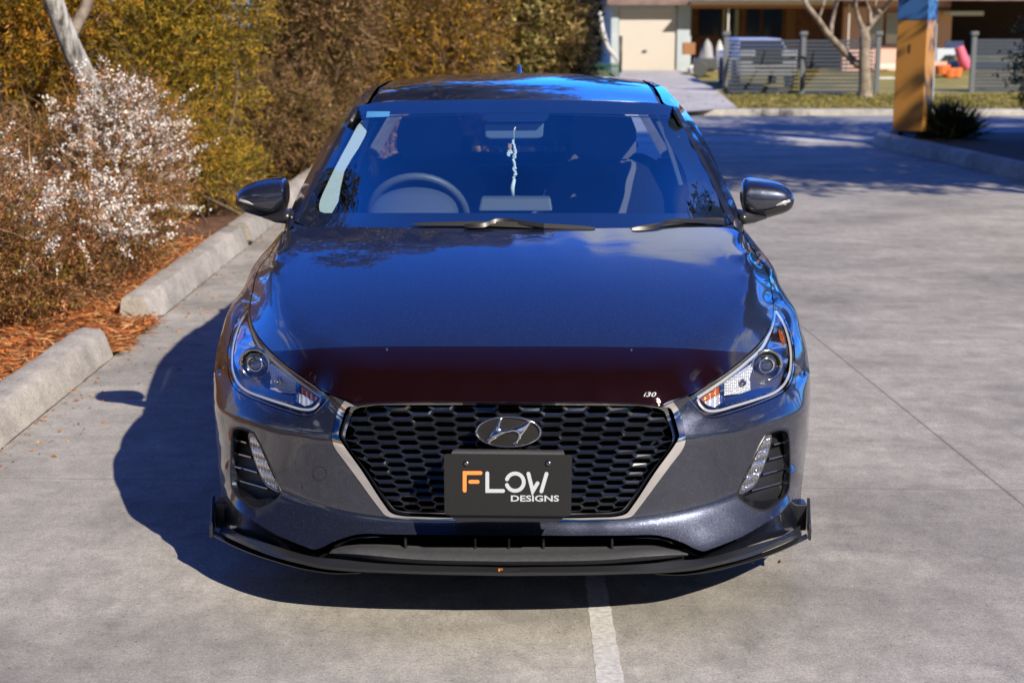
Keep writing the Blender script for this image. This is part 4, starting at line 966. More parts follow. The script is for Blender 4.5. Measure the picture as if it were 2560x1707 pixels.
# ---- door mirrors (outline traced, real depth)
MT = [(1859, 462), (1866, 451), (1880, 448.3), (1910, 451.4), (1937, 456.8), (1959.5, 464.8), (1974.6, 474), (1983.6, 485.4), (1987, 497)]
MBo = [(1857.5, 512), (1864, 534), (1880, 548.5), (1908, 548.5), (1940, 540.5), (1962, 533.5), (1975, 527), (1983, 517), (1987, 499)]
mt_, mb_ = crv(MT, 4), crv(MBo, 4)
for s in (1, -1):
    S3 = np.array([s, 1, 1]); root = thing('m', 'm', 'm') if False else None
    b = MB(); rg = []; xs = np.linspace(0, 1, len(mt_)); lowr = []
    for i, t in enumerate(xs):
        a = atY(mt_[i][0], mt_[i][1], 1.55); c_ = atY(mb_[i][0], mb_[i][1], 1.55); cz = (a+c_)/2; hz = np.linalg.norm(a-c_)/2
        dep = .105*math.sqrt(max(1-(max(t-.25, 0)/.76)**2, .02))*(1 if t > .06 else .55+t*7.5); r = []
        for k in range(28):
            th_ = 2*math.pi*k/28; cy_, sz_ = math.cos(th_), math.sin(th_); n_ = 2.6
            yy = math.copysign(abs(cy_)**(2/n_), cy_)*(dep if cy_ > 0 else .045); zz = math.copysign(abs(sz_)**(2/n_), sz_)*hz
            # leading (camera side) half rounds off, more so at the bottom
            r.append(((cz[0]+(a[0]-c_[0])/2*zz/max(hz, 1e-3))*s, 1.60-yy, cz[2]+zz))
        rg.append(r)
    b.loft(rg if s == -1 else rg[::-1]); mh = b.build('door_mirror', M['paint'], car, smooth=True, auto=60)
    # lower black part and arm
    b = MB(); P0 = [atY(1846, 540, 1.50), atY(1862, 541, 1.51), atY(1885, 541, 1.53), atY(1912, 538, 1.56)]
    b.loft([[(p[0]*s, p[1]+.05*math.cos(t), p[2]+h_*math.sin(t)-.004) for t in np.linspace(0, 2*math.pi, 13)[:-1]] for p, h_ in zip(P0, (.030, .026, .020, .008))]); b.build('mirror_arm', M['splitter'], mh, smooth=True)
    b = MB(); rg2 = []
    for i, t in enumerate(xs):
        if t < .03: continue
        a = np.array(rg[i]); cc_ = a.mean(0); lowh = [p for p in a]
        r = [(cc_[0]+(p[0]-cc_[0])*1.0, 1.60+(p[1]-1.60)*1.03-.001, cc_[2]+(p[2]-cc_[2])*1.03) for p in a]
        zt = np.interp(t, [0, .3, 1], [-.60, -.52, -.02])*(a[:, 2].max()-cc_[2])+cc_[2]
        rg2.append([(x_, y_, min(z_, zt)) for x_, y_, z_ in r])
    b.loft(rg2 if s == -1 else rg2[::-1]); b.build('mirror_base', M['splitter'], mh, smooth=True, auto=50)
    b = MB(); q = [(1941, 514, 0), (1950, 507, 0), (1968, 501, 0), (1985, 495.5, 0), (1986, 500, 0), (1968, 507.5, 0), (1950, 512.5, 0)]
    up_ = [(1940, 513), (1950, 506.5), (1962, 502), (1974, 498.5), (1986, 495)]; dn_ = [(1942, 515), (1952, 512.5), (1964, 509), (1976, 505), (1987, 500)]
    rgl = []
    xr = np.array([np.mean([abs(v[0]) for v in r]) for r in rg]); dr = np.array([1.60-min(v[1] for v in r) for r in rg])
    for a_, b2_ in zip(up_, dn_):
        yf = 1.5
        for _ in range(5): yf = 1.60-np.interp(atY(a_[0], a_[1], yf)[0], xr, dr)*.985-.0015
        p, q_ = atY(a_[0], a_[1], yf), atY(b2_[0], b2_[1], yf); rgl.append([(p[0]*s, yf, p[2]), (p[0]*s, yf-.003, (p[2]+q_[2])/2), (q_[0]*s, yf, q_[2]), (q_[0]*s, yf+.02, q_[2]), (p[0]*s, yf+.02, p[2])])
    b.loft(rgl if s == -1 else rgl[::-1]); b.build('mirror_indicator', M['ledbar'], mh, smooth=True, auto=50)
# ---- interior
ds = MB()
for s in (1,):
    L = [[(x, Y, z) for x in np.linspace(-.78, .78, 17)] for Y, z in ((1.02, .955), (1.30, .962), (1.55, .965), (1.62, .95), (1.66, .85), (1.66, .60))]
    L = [[(x*(1-.05*(Y > 1.5)), Y+(.20 if Y < 1.1 else .04)*abs(x/.78)**2, z) for x, Y, z in r] for r in L]; ds.loft(L, caps=False, closed=False)
dash = ds.build('dashboard', M['cabin'], car, smooth=True, auto=50)
cz_ = atY(1035, 470, 1.50); b = MB()
b.loft([[(cz_[0]+.165*math.cos(t)*f, Yq, .955+(cz_[2]-.955)*math.sin(t)**.7*g) for t in np.linspace(0, math.pi, 17)] for Yq, f, g in ((1.32, .9, .35), (1.42, 1.0, .88), (1.50, 1., 1.), (1.56, .98, .97))], caps=False, closed=False)
b.build('instrument_hood', M['cabin'], dash, smooth=True)
scr = [atY(1195, 528, 1.42), atY(1382, 528, 1.42), atY(1376, 493, 1.45), atY(1203, 493, 1.45)]; b = MB()
b.loft([[tuple(p) for p in scr], [tuple(p+np.array([0, .05, 0])) for p in scr]]); b.build('centre_screen', M['cabin'], dash, bevel=.008)
sc0 = atY(1040, 441, 1.66); cw = np.array([sc0[0]-.0, 1.74, sc0[2]-.165]); b = MB(); tl = math.radians(28)
pts = [cw+np.array([.185*math.cos(t), -.185*math.sin(t)*math.sin(tl)*1, .185*math.sin(t)*math.cos(tl)]) for t in np.linspace(0, 2*math.pi, 41)]
b.tube([Vector(p) for p in pts], .016, 10, caps=False); swh = b.build('steering_wheel', M['cabin'], car, smooth=True)
b = MB(); b.cyl(cw+np.array([0, -.02, 0]), cw+np.array([0, .03, .0]), .07); b.tube([cw-np.array([.17, 0, 0]), cw+np.array([.17, 0, 0])], .018, 8); b.build('wheel_hub', M['cabin'], swh, smooth=True, auto=40)
def seat(cx_, Y0, lab):
    b = MB(); b.loft([[(cx_+u_*w, Y0+dy-.05*(1-abs(u_)), z) for u_ in np.linspace(-1, 1, 9)]+[(cx_+u_*w, Y0+dy+.10, z) for u_ in np.linspace(1, -1, 9)] for z, dy, w in ((.45, -.10, .25), (.7, -.02, .27), (.95, .05, .25), (1.06, .085, .19), (1.09, .10, .12))])
    o = b.build('front_seat', M['seat'], car, smooth=True, auto=60)
    b = MB(); b.loft([[(cx_+u_*w, Y0+.09-.03*(1-abs(u_)), z) for u_ in np.linspace(-1, 1, 7)]+[(cx_+u_*w, Y0+.17, z) for u_ in np.linspace(1, -1, 7)] for z, w in ((1.10, .10), (1.13, .135), (1.22, .135), (1.27, .115), (1.285, .07))]); b.build('headrest', M['seat'], o, smooth=True, auto=60)
    b = MB(); b.bbox((cx_-.25, Y0-.55, .38), (cx_+.25, Y0, .52)); b.build('seat_base', M['seat'], o, bevel=.04)
seat(-.37, 2.35, ''); seat(.37, 2.35, '')
b = MB(); b.bbox((-.62, 3.35, .4), (.62, 3.55, .98)); rs = b.build('rear_seat', M['seat'], car, bevel=.05)
for x in (-.35, .35): b = MB(); b.bbox((x-.12, 3.42, .98), (x+.12, 3.52, 1.12)); b.build('headrest', M['seat'], rs, bevel=.03)
mpx = [(1211, 309), (1360, 307), (1357, 343), (1345, 347), (1225, 348), (1213, 343)]; b = MB()
b.loft([[tuple(atY(x, y, 1.72)) for x, y in mpx], [tuple(atY(x, y, 1.75)) for x, y in mpx]]); rm = b.build('rear_view_mirror', mat('mirror_back', (.10, .13, .17), .3), car, bevel=.006)
b = MB(); b.tube([atY(1290, 300, 1.74), atY(1286, 315, 1.75)], .012, 8); b.build('mirror_stem', M['cabin'], rm)
# bright inner pillar trims, strips of door trim and the head lining
def trimbias(V2, P, N):
    xg = np.interp(V2[:, 1], ge2[::-1, 1], ge2[::-1, 0])-22; d = .035+np.clip(xg-V2[:, 0], 0, 80)/45*.13
    v = P-CAMP; P = P+v/np.linalg.norm(v, axis=1)[:, None]*d[:, None]; N = N*0+np.array([-.86, -.46, .22]); return P, N
ip = [(1655, 298), (1657, 312), (1663, 340), (1713, 430), (1740, 533), (1768, 533), (1773, 515), (1760, 475), (1700, 350), (1672, 303)]
for sd in 'RL': patch('pillar_trim', wsS, [tuple(p) for p in crv(ip+[ip[0]], 3)[:-1]], M['cabin_l'], car, step=10, bstep=6, flange=0, sides=sd, weld=False, bias=trimbias)
for s in (1, -1):
    b = MB(); P = [atY(*q) for q in [(1641, 305, 2.5), (1662, 350, 2.42), (1682, 410, 2.36), (1698, 463, 2.32)]]
    b.loft([[(p[0]*s, p[1], p[2]), ((p[0]+.018)*s, p[1]+.01, p[2]), ((p[0]+.018)*s, p[1]+.09, p[2]), (p[0]*s, p[1]+.08, p[2])] for p in P]); b.build('door_frame_trim', M['cabin_l'], car, smooth=True, auto=40)
rl = MB(); rl.loft([[(p[0]*.96, p[1]+.03, p[2]-.03) for p in r_] for r_ in rows_roof] if False else [[(u_*.55, Y, float(np.polyval(kk, Y))-.045-.03*u_*u_) for u_ in np.linspace(-1, 1, 9)] for Y in np.linspace(1.92, 4.0, 8)], caps=False, closed=False); rl.build('head_lining', M['cabin'], car, smooth=True)
# hanging charm
ch = [(1283, 322), (1284, 335), (1283, 350), (1286, 362), (1289, 375)]
cm = mat('charm_beads', (.62, .66, .66), .6); corkm = mat('cork', (.45, .24, .12), .8)
b = MB(); b.tube([atY(1289, 318, 1.62), atY(1285, 325, 1.62), atY(1285, 380, 1.62)], .0016, 5)
rnd = random.Random(3)
for i in range(46):
    py = 352+i*2.1; wv = 3.5 if 372 < py < 450 else 1.5
    p = atY(1285+rnd.uniform(-wv, wv)+2*math.sin(py*.12), py, 1.62); b.sph(p, rnd.uniform(.0035, .006), 6, 4)
for i in range(14): p = atY(1274+rnd.uniform(-5, 5), 382+rnd.uniform(-8, 8), 1.62); b.sph(p, .005, 6, 4)
b.tube([atY(1286, 448, 1.62), atY(1281, 470, 1.62), atY(1282, 490, 1.62)], [.006, .009, .007], 6)
charm = b.build('hanging_charm', cm, None, smooth=True); tag(charm, 'white beaded charm with tassel hanging from the mirror behind the windscreen', 'charm')
b = MB(); b.cyl(atY(1274, 371, 1.62), atY(1274, 360, 1.62), .008, n=10); b.build('cork', corkm, charm)
# ================================================================= SETTING
def structure(o): o['kind'] = 'structure'; return o
def stuff(o, label, cat): return tag(o, label, cat, kind='stuff')
G = lambda px, py, z=0.: Vector(atZ(px, py, z))
def sheet(name, pts, m, z, thick=None):
    b = MB(); n = len(pts); b.add([(p[0], p[1], z) for p in pts], [tuple(range(n))])
    if thick:
        b = MB(); b.loft([[(p[0], p[1], z-thick) for p in pts], [(p[0], p[1], z) for p in pts]])
    o = b.build(name, m)
    bm = bmesh.new(); bm.from_mesh(o.data); bmesh.ops.recalc_face_normals(bm, faces=bm.faces)
    if not thick and bm.faces[:][0].normal.z < 0: bmesh.ops.reverse_faces(bm, faces=bm.faces)
    bm.to_mesh(o.data); bm.free(); return structure(o)
# --- concrete with mottling, trowel streaks, stains and saw-cut joints
def concrete(name, base, joints=True):
    m = mat(name, base, .82); b = m.node_tree.nodes['Principled BSDF']; t = N_(m, 'ShaderNodeTexCoord')
    def noise(scale, det, rough=.5, st=(1, 1, 1)):
        mp = N_(m, 'ShaderNodeMapping'); mp.inputs['Scale'].default_value = st; n = N_(m, 'ShaderNodeTexNoise'); n.inputs['Scale'].default_value = scale; n.inputs['Detail'].default_value = det; n.inputs['Roughness'].default_value = rough
        L_(m, t.outputs['Object'], mp.inputs[0]); L_(m, mp.outputs[0], n.inputs[0]); return n.outputs[0]
    def rng(s, a, b_, c, d):
        r = N_(m, 'ShaderNodeMapRange'); r.inputs[1].default_value = a; r.inputs[2].default_value = b_; r.inputs[3].default_value = c; r.inputs[4].default_value = d; L_(m, s, r.inputs[0]); return r.outputs[0]
    def mul(a, b_):
        q = N_(m, 'ShaderNodeMath', operation='MULTIPLY'); L_(m, a, q.inputs[0]); L_(m, b_, q.inputs[1]); return q.outputs[0]
    v = rng(noise(.9, 7, .6, (1, 1.6, 1)), .32, .68, .72, 1.22)
    v = mul(v, rng(noise(.28, 5, .6), .35, .65, .80, 1.12))
    v = mul(v, rng(noise(5.5, 9, .7), .32, .68, .84, 1.13))
    v = mul(v, rng(noise(14, 8, .7, (1, .55, 1)), .3, .7, .82, 1.16))
    v = mul(v, rng(noise(65, 6, .8), .32, .68, .78, 1.20))
    v = mul(v, rng(noise(160, 4, .75), .3, .7, .62, 1.38))
    v = mul(v, rng(noise(3.2, 6, .65, (.6, 3.2, 1)), .35, .7, 1.05, .90))
    v = mul(v, rng(noise(2.1, 9, .75), .55, .72, 1.0, .66))
    v = mul(v, rng(noise(60, 2, .5), .64, .70, 1.0, .68))
    if joints:
        sp = N_(m, 'ShaderNodeSeparateXYZ'); L_(m, t.outputs['Object'], sp.inputs[0])
        a = G(2032, 838); c = G(2560, 1264); kx = (c.x-a.x)/(c.y-a.y)
        def line(px, py, pc, w, dark):
            q = N_(m, 'ShaderNodeVectorMath', operation='DOT_PRODUCT'); q.inputs[1].default_value = (px, py, 0); L_(m, t.outputs['Object'], q.inputs[0])
            s_ = N_(m, 'ShaderNodeMath', operation='SUBTRACT'); L_(m, q.outputs['Value'], s_.inputs[0]); s_.inputs[1].default_value = pc
            ab = N_(m, 'ShaderNodeMath', operation='ABSOLUTE'); L_(m, s_.outputs[0], ab.inputs[0]); return rng(ab.outputs[0], w*.4, w, dark, 1.)
        L = math.hypot(1, kx)
        v = mul(v, line(1/L, -kx/L, (a.x-kx*a.y)/L, .008, .55))
        for yy in (-2.6, 1.35, 5.3, 9.2, 13.1): v = mul(v, line(.03, 1, yy, .007, .72))
        v = mul(v, line(1/L, -kx/L, (a.x-kx*a.y)/L+4.2, .008, .6))
    mx = N_(m, 'ShaderNodeVectorMath', operation='SCALE'); mx.inputs[0].default_value = base; L_(m, v, mx.inputs['Scale'])
    L_(m, mx.outputs[0], b.inputs['Base Color'])
    bp = N_(m, 'ShaderNodeBump'); bp.inputs['Strength'].default_value = .35; bp.inputs['Distance'].default_value = .004; L_(m, noise(120, 6, .7), bp.inputs['Height']); L_(m, bp.outputs[0], b.inputs['Normal'])
    return m
M['conc'] = concrete('car_park_concrete', (.325, .308, .278)); M['conc2'] = concrete('kerb_concrete', (.37, .345, .31), False)
noisy_ = M['conc2']
M['path'] = concrete('footpath_concrete', (.46, .44, .41), False)
M['asph'] = noisy(mat('asphalt', (.2, .2, .2), .9), (.17, .175, .19), (.25, .255, .27), 2.5, 9)
M['soil'] = noisy(mat('soil', (.1, .06, .04), .95), (.045, .022, .012), (.20, .095, .045), 9, 10, .35, .65, bump=.6, third=(.11, .05, .025))
M['soil2'] = noisy(mat('dark_soil', (.1, .06, .04), .95), (.03, .02, .015), (.08, .05, .035), 9, 10)
M['lawn'] = noisy(mat('lawn', (.2, .2, .05), .95), (.15, .13, .025), (.34, .26, .07), 1.3, 10, .35, .65, third=(.22, .19, .03))
far = sheet('ground', [(-150, -60), (150, -60), (150, 220), (-150, 220)], M['lawn'], -.03)
K = 2560/2352
cpk = sheet('car_park', [(-2.05, -14), (24, -14), (24, 17.0), (-2.05, 17.0)], M['conc'], .0)
sheet('garden_bed', [(-9, -14), (-2.06, -14), (-2.06, 16.9), (1.6, 16.9), (1.6, 12.9), (-1.2, 12.2), (-2.06, 10.5), (-2.06, 10.4), (-2.07, -13.9), (-9, -13.9)][:1]+[(-2.06, -14), (-2.06, 17), (-9, 17)], M['soil'], .012)
sheet('garden_bed', [(-2.2, 12.4), (.9, 13.3), (1.3, 16.9), (-2.2, 16.9)], M['soil'], .02)
sheet('footpath', [(-30, 17.0), (40, 17.0), (40, 18.05), (-30, 18.05)], M['path'], .004)
kerb_y = G(1700*K, 266*K).y
sheet('road', [(-60, 18.05), (70, 18.05), (70, kerb_y), (-60, kerb_y)], M['asph'], .004)
kb = MB(); kb.bbox((-60, kerb_y, -.02), (70, kerb_y+.35, .10)); structure(kb.build('road_kerb', M['path'], bevel=.02))
sheet('verge', [(-60, kerb_y+.35), (70, kerb_y+.35), (70, 120), (-60, 120)], M['lawn'], .03)
dw = [G(1560*K, 272*K), G(1693*K, 262*K), G(1650*K, 222*K), G(1600*K, 190*K), G(1562*K, 169*K), G(1400*K, 169*K), G(1440*K, 222*K)]
sheet('driveway', [(p.x, p.y) for p in dw], M['path'], .105)
# worn parking line
def worn_line():
    la, lb, ra, rb_ = G(1345*K, 1335*K), G(1371*K, 1568*K), G(1391*K, 1335*K), G(1434*K, 1568*K)
    m = mat('worn_line_paint', (.5, .5, .5), .8); b = m.node_tree.nodes['Principled BSDF']
    noisy(m, (.34, .335, .33), (.60, .59, .57), 60, 10, .25, .7)
    rnd = random.Random(2); L = []; R = []
    for i in range(160):
        t = -1.2+2.6*i/159; l = la.lerp(lb, 1-t); r = ra.lerp(rb_, 1-t); w = .0016
        L.append((l.x+rnd.uniform(-w, w)+.0012*math.sin(i*.7), l.y, .0008)); R.append((r.x+rnd.uniform(-w, w)+.0012*math.sin(i*.5+1), r.y, .0008))
    b2 = MB(); b2.loft([L, R], caps=False, closed=False); o = b2.build('parking_line', m); structure(o)
    for p in o.data.polygons: pass
worn_line()
# --- kerb blocks
def kerb(name, y0, y1, label):
    b = MB(); ys = np.arange(y0, y1+.01, .12); rnd = random.Random(int(y0*10)+50); rings = []
    prof = [(-2.055, 0), (-2.062, .035), (-2.095, .125), (-2.112, .142), (-2.20, .150), (-2.235, .140), (-2.25, .0)]
    for y in ys:
        rings.append([(x+rnd.uniform(-.003, .003), y, z+(rnd.uniform(-.003, .003) if z > 0 else 0)) for x, z in prof])
    b.loft(rings); o = b.build(name, M['conc2'], smooth=True, auto=38); return tag(o, label, 'kerb', 'concrete kerb sections along the garden bed')
ka, kb1 = G(280*K, 820*K).y, G(325*K, 742*K).y; kc = G(646, 612).y
kerb('concrete_kerb', -5, ka, 'long rough concrete kerb at the lower left, nearest the camera')
kerb('concrete_kerb', kb1, kc, 'concrete kerb section between the two gaps, beside the flowering shrub')
kerb('concrete_kerb', kc+.16, 12.4, 'far concrete kerb section behind the left door mirror')
# right hand bed with its kerb
r0, r1 = G(2169, 361), G(2560, 453); dv_ = (r1-r0).normalized(); r2 = r0+dv_*14
bed = [(r0.x+.15, r0.y+.1), (r2.x+.1, r2.y), (24, r2.y), (24, 17.4), (r0.x+.9, 17.6)]
sheet('garden_bed', bed, M['soil2'], .10, .12)
b = MB(); nrm_ = Vector((-dv_.y, dv_.x, 0)); nrm_ = nrm_ if nrm_.x > 0 else -nrm_; rings = []
path_ = [r0+nrm_*1.6+Vector((0, .9, 0)), r0+nrm_*.6+Vector((0, .55, 0)), r0+nrm_*.12-dv_*.12, r0+dv_*.45, r0+dv_*2, r0+dv_*5, r2]
for i, p in enumerate(crv([tuple(p) for p in path_], 6)):
    p = Vector(p); rings.append(p)
R2 = []
for i, p in enumerate(rings):
    t = (rings[min(i+1, len(rings)-1)]-rings[max(i-1, 0)]).normalized(); n = Vector((-t.y, t.x, 0)); n = n if n.x*nrm_.x+n.y*nrm_.y > -.2 else -n
    R2.append([tuple(p+n*d+Vector((0, 0, z))) for d, z in ((0, 0), (.03, .12), (.08, .16), (.20, .16), (.25, .0))])
b.loft(R2); tag(b.build('concrete_kerb', M['conc2'], smooth=True, auto=45), 'shaded curved concrete kerb edging the right hand bed below the orange sign', 'kerb')

# --- vegetation
def leaf_mat(name, trans=.35, rough=.55):
    m = bpy.data.materials.new(name); m.use_nodes = True; t = m.node_tree; t.nodes.clear(); o = N_(m, 'ShaderNodeOutputMaterial'); a = N_(m, 'ShaderNodeAttribute', attribute_name='Col')
    d = N_(m, 'ShaderNodeBsdfPrincipled'); d.inputs['Roughness'].default_value = rough; d.inputs['Specular IOR Level'].default_value = .2; L_(m, a.outputs['Color'], d.inputs['Base Color'])
    tr = N_(m, 'ShaderNodeBsdfTranslucent'); L_(m, a.outputs['Color'], tr.inputs[0]); mx = N_(m, 'ShaderNodeMixShader'); mx.inputs[0].default_value = trans
    L_(m, d.outputs[0], mx.inputs[1]); L_(m, tr.outputs[0], mx.inputs[2]); L_(m, mx.outputs[0], o.inputs[0]); return m
M['leaf'] = leaf_mat('leaves'); M['petal'] = leaf_mat('petals', .25, .7)
M['bark'] = noisy(mat('bark', (.2, .15, .1), .9), (.10, .065, .045), (.26, .19, .14), 14, 8, bump=.5)
M['barkpale'] = noisy(mat('pale_bark', (.4, .35, .3), .9), (.12, .095, .075), (.36, .30, .25), 7, 8, bump=.5)
def leafmesh(name, base, axis, L, Wd, cols, m, parent, seed=0, flat=False):
    """one small folded leaf per row"""
    rg = np.random.default_rng(seed); n = len(base); ax = axis/np.linalg.norm(axis, axis=1)[:, None]
    r = rg.normal(size=(n, 3)); s_ = np.cross(ax, r); s_ /= np.linalg.norm(s_, axis=1)[:, None]+1e-9
    L = np.broadcast_to(L, n)[:, None]; Wd = np.broadcast_to(Wd, n)[:, None]
    V = np.stack([base, base+ax*L*.45+s_*Wd*.5, base+ax*L, base+ax*L*.45-s_*Wd*.5], 1).reshape(-1, 3)
    F = np.arange(n*4).reshape(n, 4); o = mesh_obj(name, V, F, m, parent, False)
    at = o.data.color_attributes.new('Col', 'FLOAT_COLOR', 'POINT'); c = np.ones((n*4, 4), np.float32); c[:, :3] = np.repeat(cols, 4, 0); at.data.foreach_set('color', c.ravel()); return o
def clumps_to_leaves(clumps, n, rg, spr_len, K_, spread=.8, upb=.5, shell=.55, face=None):
    """sprigs of K_ leaves growing outward from ellipsoidal clumps (cx,cy,cz,rx,ry,rz)"""
    cl = np.array(clumps, float); vol = (cl[:, 3]*cl[:, 4]+cl[:, 4]*cl[:, 5]+cl[:, 3]*cl[:, 5]); ns = max(1, n//K_)
    idx = rg.choice(len(cl), ns, p=vol/vol.sum()); d = rg.normal(size=(ns, 3)); d[:, 2] += .15
    d /= np.linalg.norm(d, axis=1)[:, None]
    if face is not None:
        f = np.array(face, float); f /= np.linalg.norm(f); fl = (d@f < -.15) & (rg.random(ns) < .75); d[fl] -= 2*(d[fl]@f)[:, None]*f
    rr = shell+(1.08-shell)*rg.random(ns)**.6
    # knock holes by noise so that the outline is uneven
    ph = np.sin(d[:, 0]*5+idx)*np.sin(d[:, 1]*6+idx*2)*np.sin(d[:, 2]*5+idx*3); rr *= 1+.22*ph
    base = cl[idx, :3]+d*rr[:, None]*cl[idx, 3:6]
    ax = d*spread+rg.normal(size=(ns, 3))*.45+np.array([0, 0, upb]); ax /= np.linalg.norm(ax, axis=1)[:, None]
    t = (np.arange(K_)+.5)/K_; sl = spr_len*(.6+.8*rg.random(ns))
    B = base[:, None]+ax[:, None]*(t[None, :, None]*sl[:, None, None]); B[:, :, 2] -= (t**2)[None]*sl[:, None]*.18
    ld = ax[:, None]*.75+rg.normal(size=(ns, K_, 3))*.6; return B.reshape(-1, 3), ld.reshape(-1, 3), idx, ns, base, ax, sl
def pal(rg, ns, K_, palette, var=.25):
    P = np.array([p[:3] for p in palette]); w = np.array([p[3] for p in palette], float); i = rg.choice(len(P), ns, p=w/w.sum()); c = .82*P[i]*(1+var*rg.normal(size=(ns, 1)))
    c = np.repeat(c, K_, 0)*(1+.18*rg.normal(size=(ns*K_, 1))); return np.clip(c, .005, .9)
def shrub(name, label, cat, clumps, n, palette, L=.03, Wd=.009, spr=.14, K_=9, seed=1, group=None, twigs=60, base_pt=None, flowers=None, upb=.5, face=(.75, -1, .3), twig_mat=None, dead=0, shell=.45):
    rg = np.random.default_rng(seed); c = np.array(clumps); bp = base_pt or (c[:, 0].mean(), c[:, 1].mean(), 0)
    root = thing(name, label, cat, bp, group=group); off = np.array(bp)
    B, D, idx, ns, base, ax, sl = clumps_to_leaves(clumps, n, rg, spr, K_, upb=upb, face=face, shell=shell)
    leafmesh('foliage', B-off, D, L*(.6+.8*rg.random(len(B))), Wd*(.7+.6*rg.random(len(B))), pal(rg, ns, K_, palette), M['leaf'], root, seed)
    b = MB(); rnd = random.Random(seed)
    for k in range(twigs):
        q = rnd.choice(clumps); d = Vector((rnd.gauss(0, 1), rnd.gauss(0, 1), rnd.gauss(.3, .8))).normalized(); e = Vector(q[:3])+Vector((d.x*q[3], d.y*q[4], d.z*q[5]))*rnd.uniform(.8, 1.1)
        s_ = Vector((off[0]+rnd.gauss(0, .25), off[1]+rnd.gauss(0, .25), 0)).lerp(Vector((q[0], q[1], 0)), rnd.random()); mid = s_.lerp(e, .55)+Vector((rnd.gauss(0, .12), rnd.gauss(0, .12), rnd.uniform(.0, .2)))
        P = [s_, s_.lerp(mid, .5)+Vector((rnd.gauss(0, .05), rnd.gauss(0, .05), 0)), mid, mid.lerp(e, .5)+Vector((rnd.gauss(0, .06), rnd.gauss(0, .06), rnd.gauss(0, .05))), e]; r = rnd.uniform(.006, .016)
        b.tube([p-Vector(off) for p in crv([tuple(p) for p in P], 3).tolist() and [Vector(x) for x in crv([tuple(p) for p in P], 3)]], list(np.linspace(r, r*.25, 13)), 4, caps=False)
    if twigs: b.build('branches', twig_mat or M['bark'], root, smooth=True)
    if dead:
        # bare wiry twigs near the surface
        q = rg.choice(len(base), min(dead, len(base)), replace=False); a = base[q]; d = ax[q]*.8+rg.normal(size=(len(q), 3))*.5; l = sl[q]*1.6
        cc = np.clip(np.array([[.26, .17, .11]])*(1+.3*rg.normal(size=(len(q), 1))), .03, .6)
        leafmesh('dead_twigs', a-off, d, l, .006, cc, M['leaf'], root, seed+5)
    if flowers:
        # flowers: (centre, radius, weight) zones
        pts = []; 
        sel = np.zeros(ns, bool)
        for (fx, fy, fz_, fr_) in flowers['zones']:
            dd = np.linalg.norm((base-[fx, fy, fz_])/fr_, axis=1); sel |= (dd < 1) & (rg.random(ns) < flowers['p'])
        bs, a2, s2 = base[sel], ax[sel], sl[sel]; Kf = 40; t = rg.random((len(bs), Kf)); Bf = bs[:, None]+a2[:, None]*(t*s2[:, None]*1.05)[..., None]+rg.normal(size=(len(bs), Kf, 3))*.010+a2[:, None]*.02
        Bf = Bf.reshape(-1, 3); cf = np.clip(np.array([[.80, .77, .74]])*(1+.08*rg.normal(size=(len(Bf), 1))), 0, .92)
        pk = rg.random(len(Bf)) < .12; cf[pk] = [.50, .30, .22]
        leafmesh('flowers', Bf-off, rg.normal(size=(len(Bf), 3)), 0.017, .015, cf, M['petal'], root, seed+9)
    return root
R_ = np.random.default_rng(11)
def blob(cx, cy, cz, rx, ry, rz, k, s=.45, seed=0):
    g = np.random.default_rng(seed); out = []
    for i in range(k):
        d = g.normal(size=3); d /= np.linalg.norm(d); f = g.random()**.4*.72; q = np.array([cx, cy, cz])+d*f*np.array([rx, ry, rz]); sc_ = s*g.uniform(.7, 1.25); out.append((q[0], q[1], max(q[2], .12+sc_*rz*.6), rx*sc_, ry*sc_, rz*sc_))
    return out
GOLD = [(.52, .27, .05, 3), (.36, .23, .035, 4), (.50, .22, .08, 2), (.16, .12, .02, 3)]
BRN = [(.46, .21, .085, 4), (.58, .30, .15, 2), (.30, .18, .03, 3), (.15, .12, .02, 2), (.18, .09, .04, 1)]
OLV = [(.52, .29, .03, 4), (.34, .22, .022, 4), (.58, .28, .05, 2), (.15, .11, .016, 3)]
DRY = [(.36, .21, .10, 3), (.26, .18, .05, 3), (.46, .30, .15, 1.5), (.11, .08, .025, 3)]
BRD = [(.34, .27, .08, 3), (.18, .16, .045, 4), (.50, .40, .17, 1.8), (.28, .16, .08, 1)]
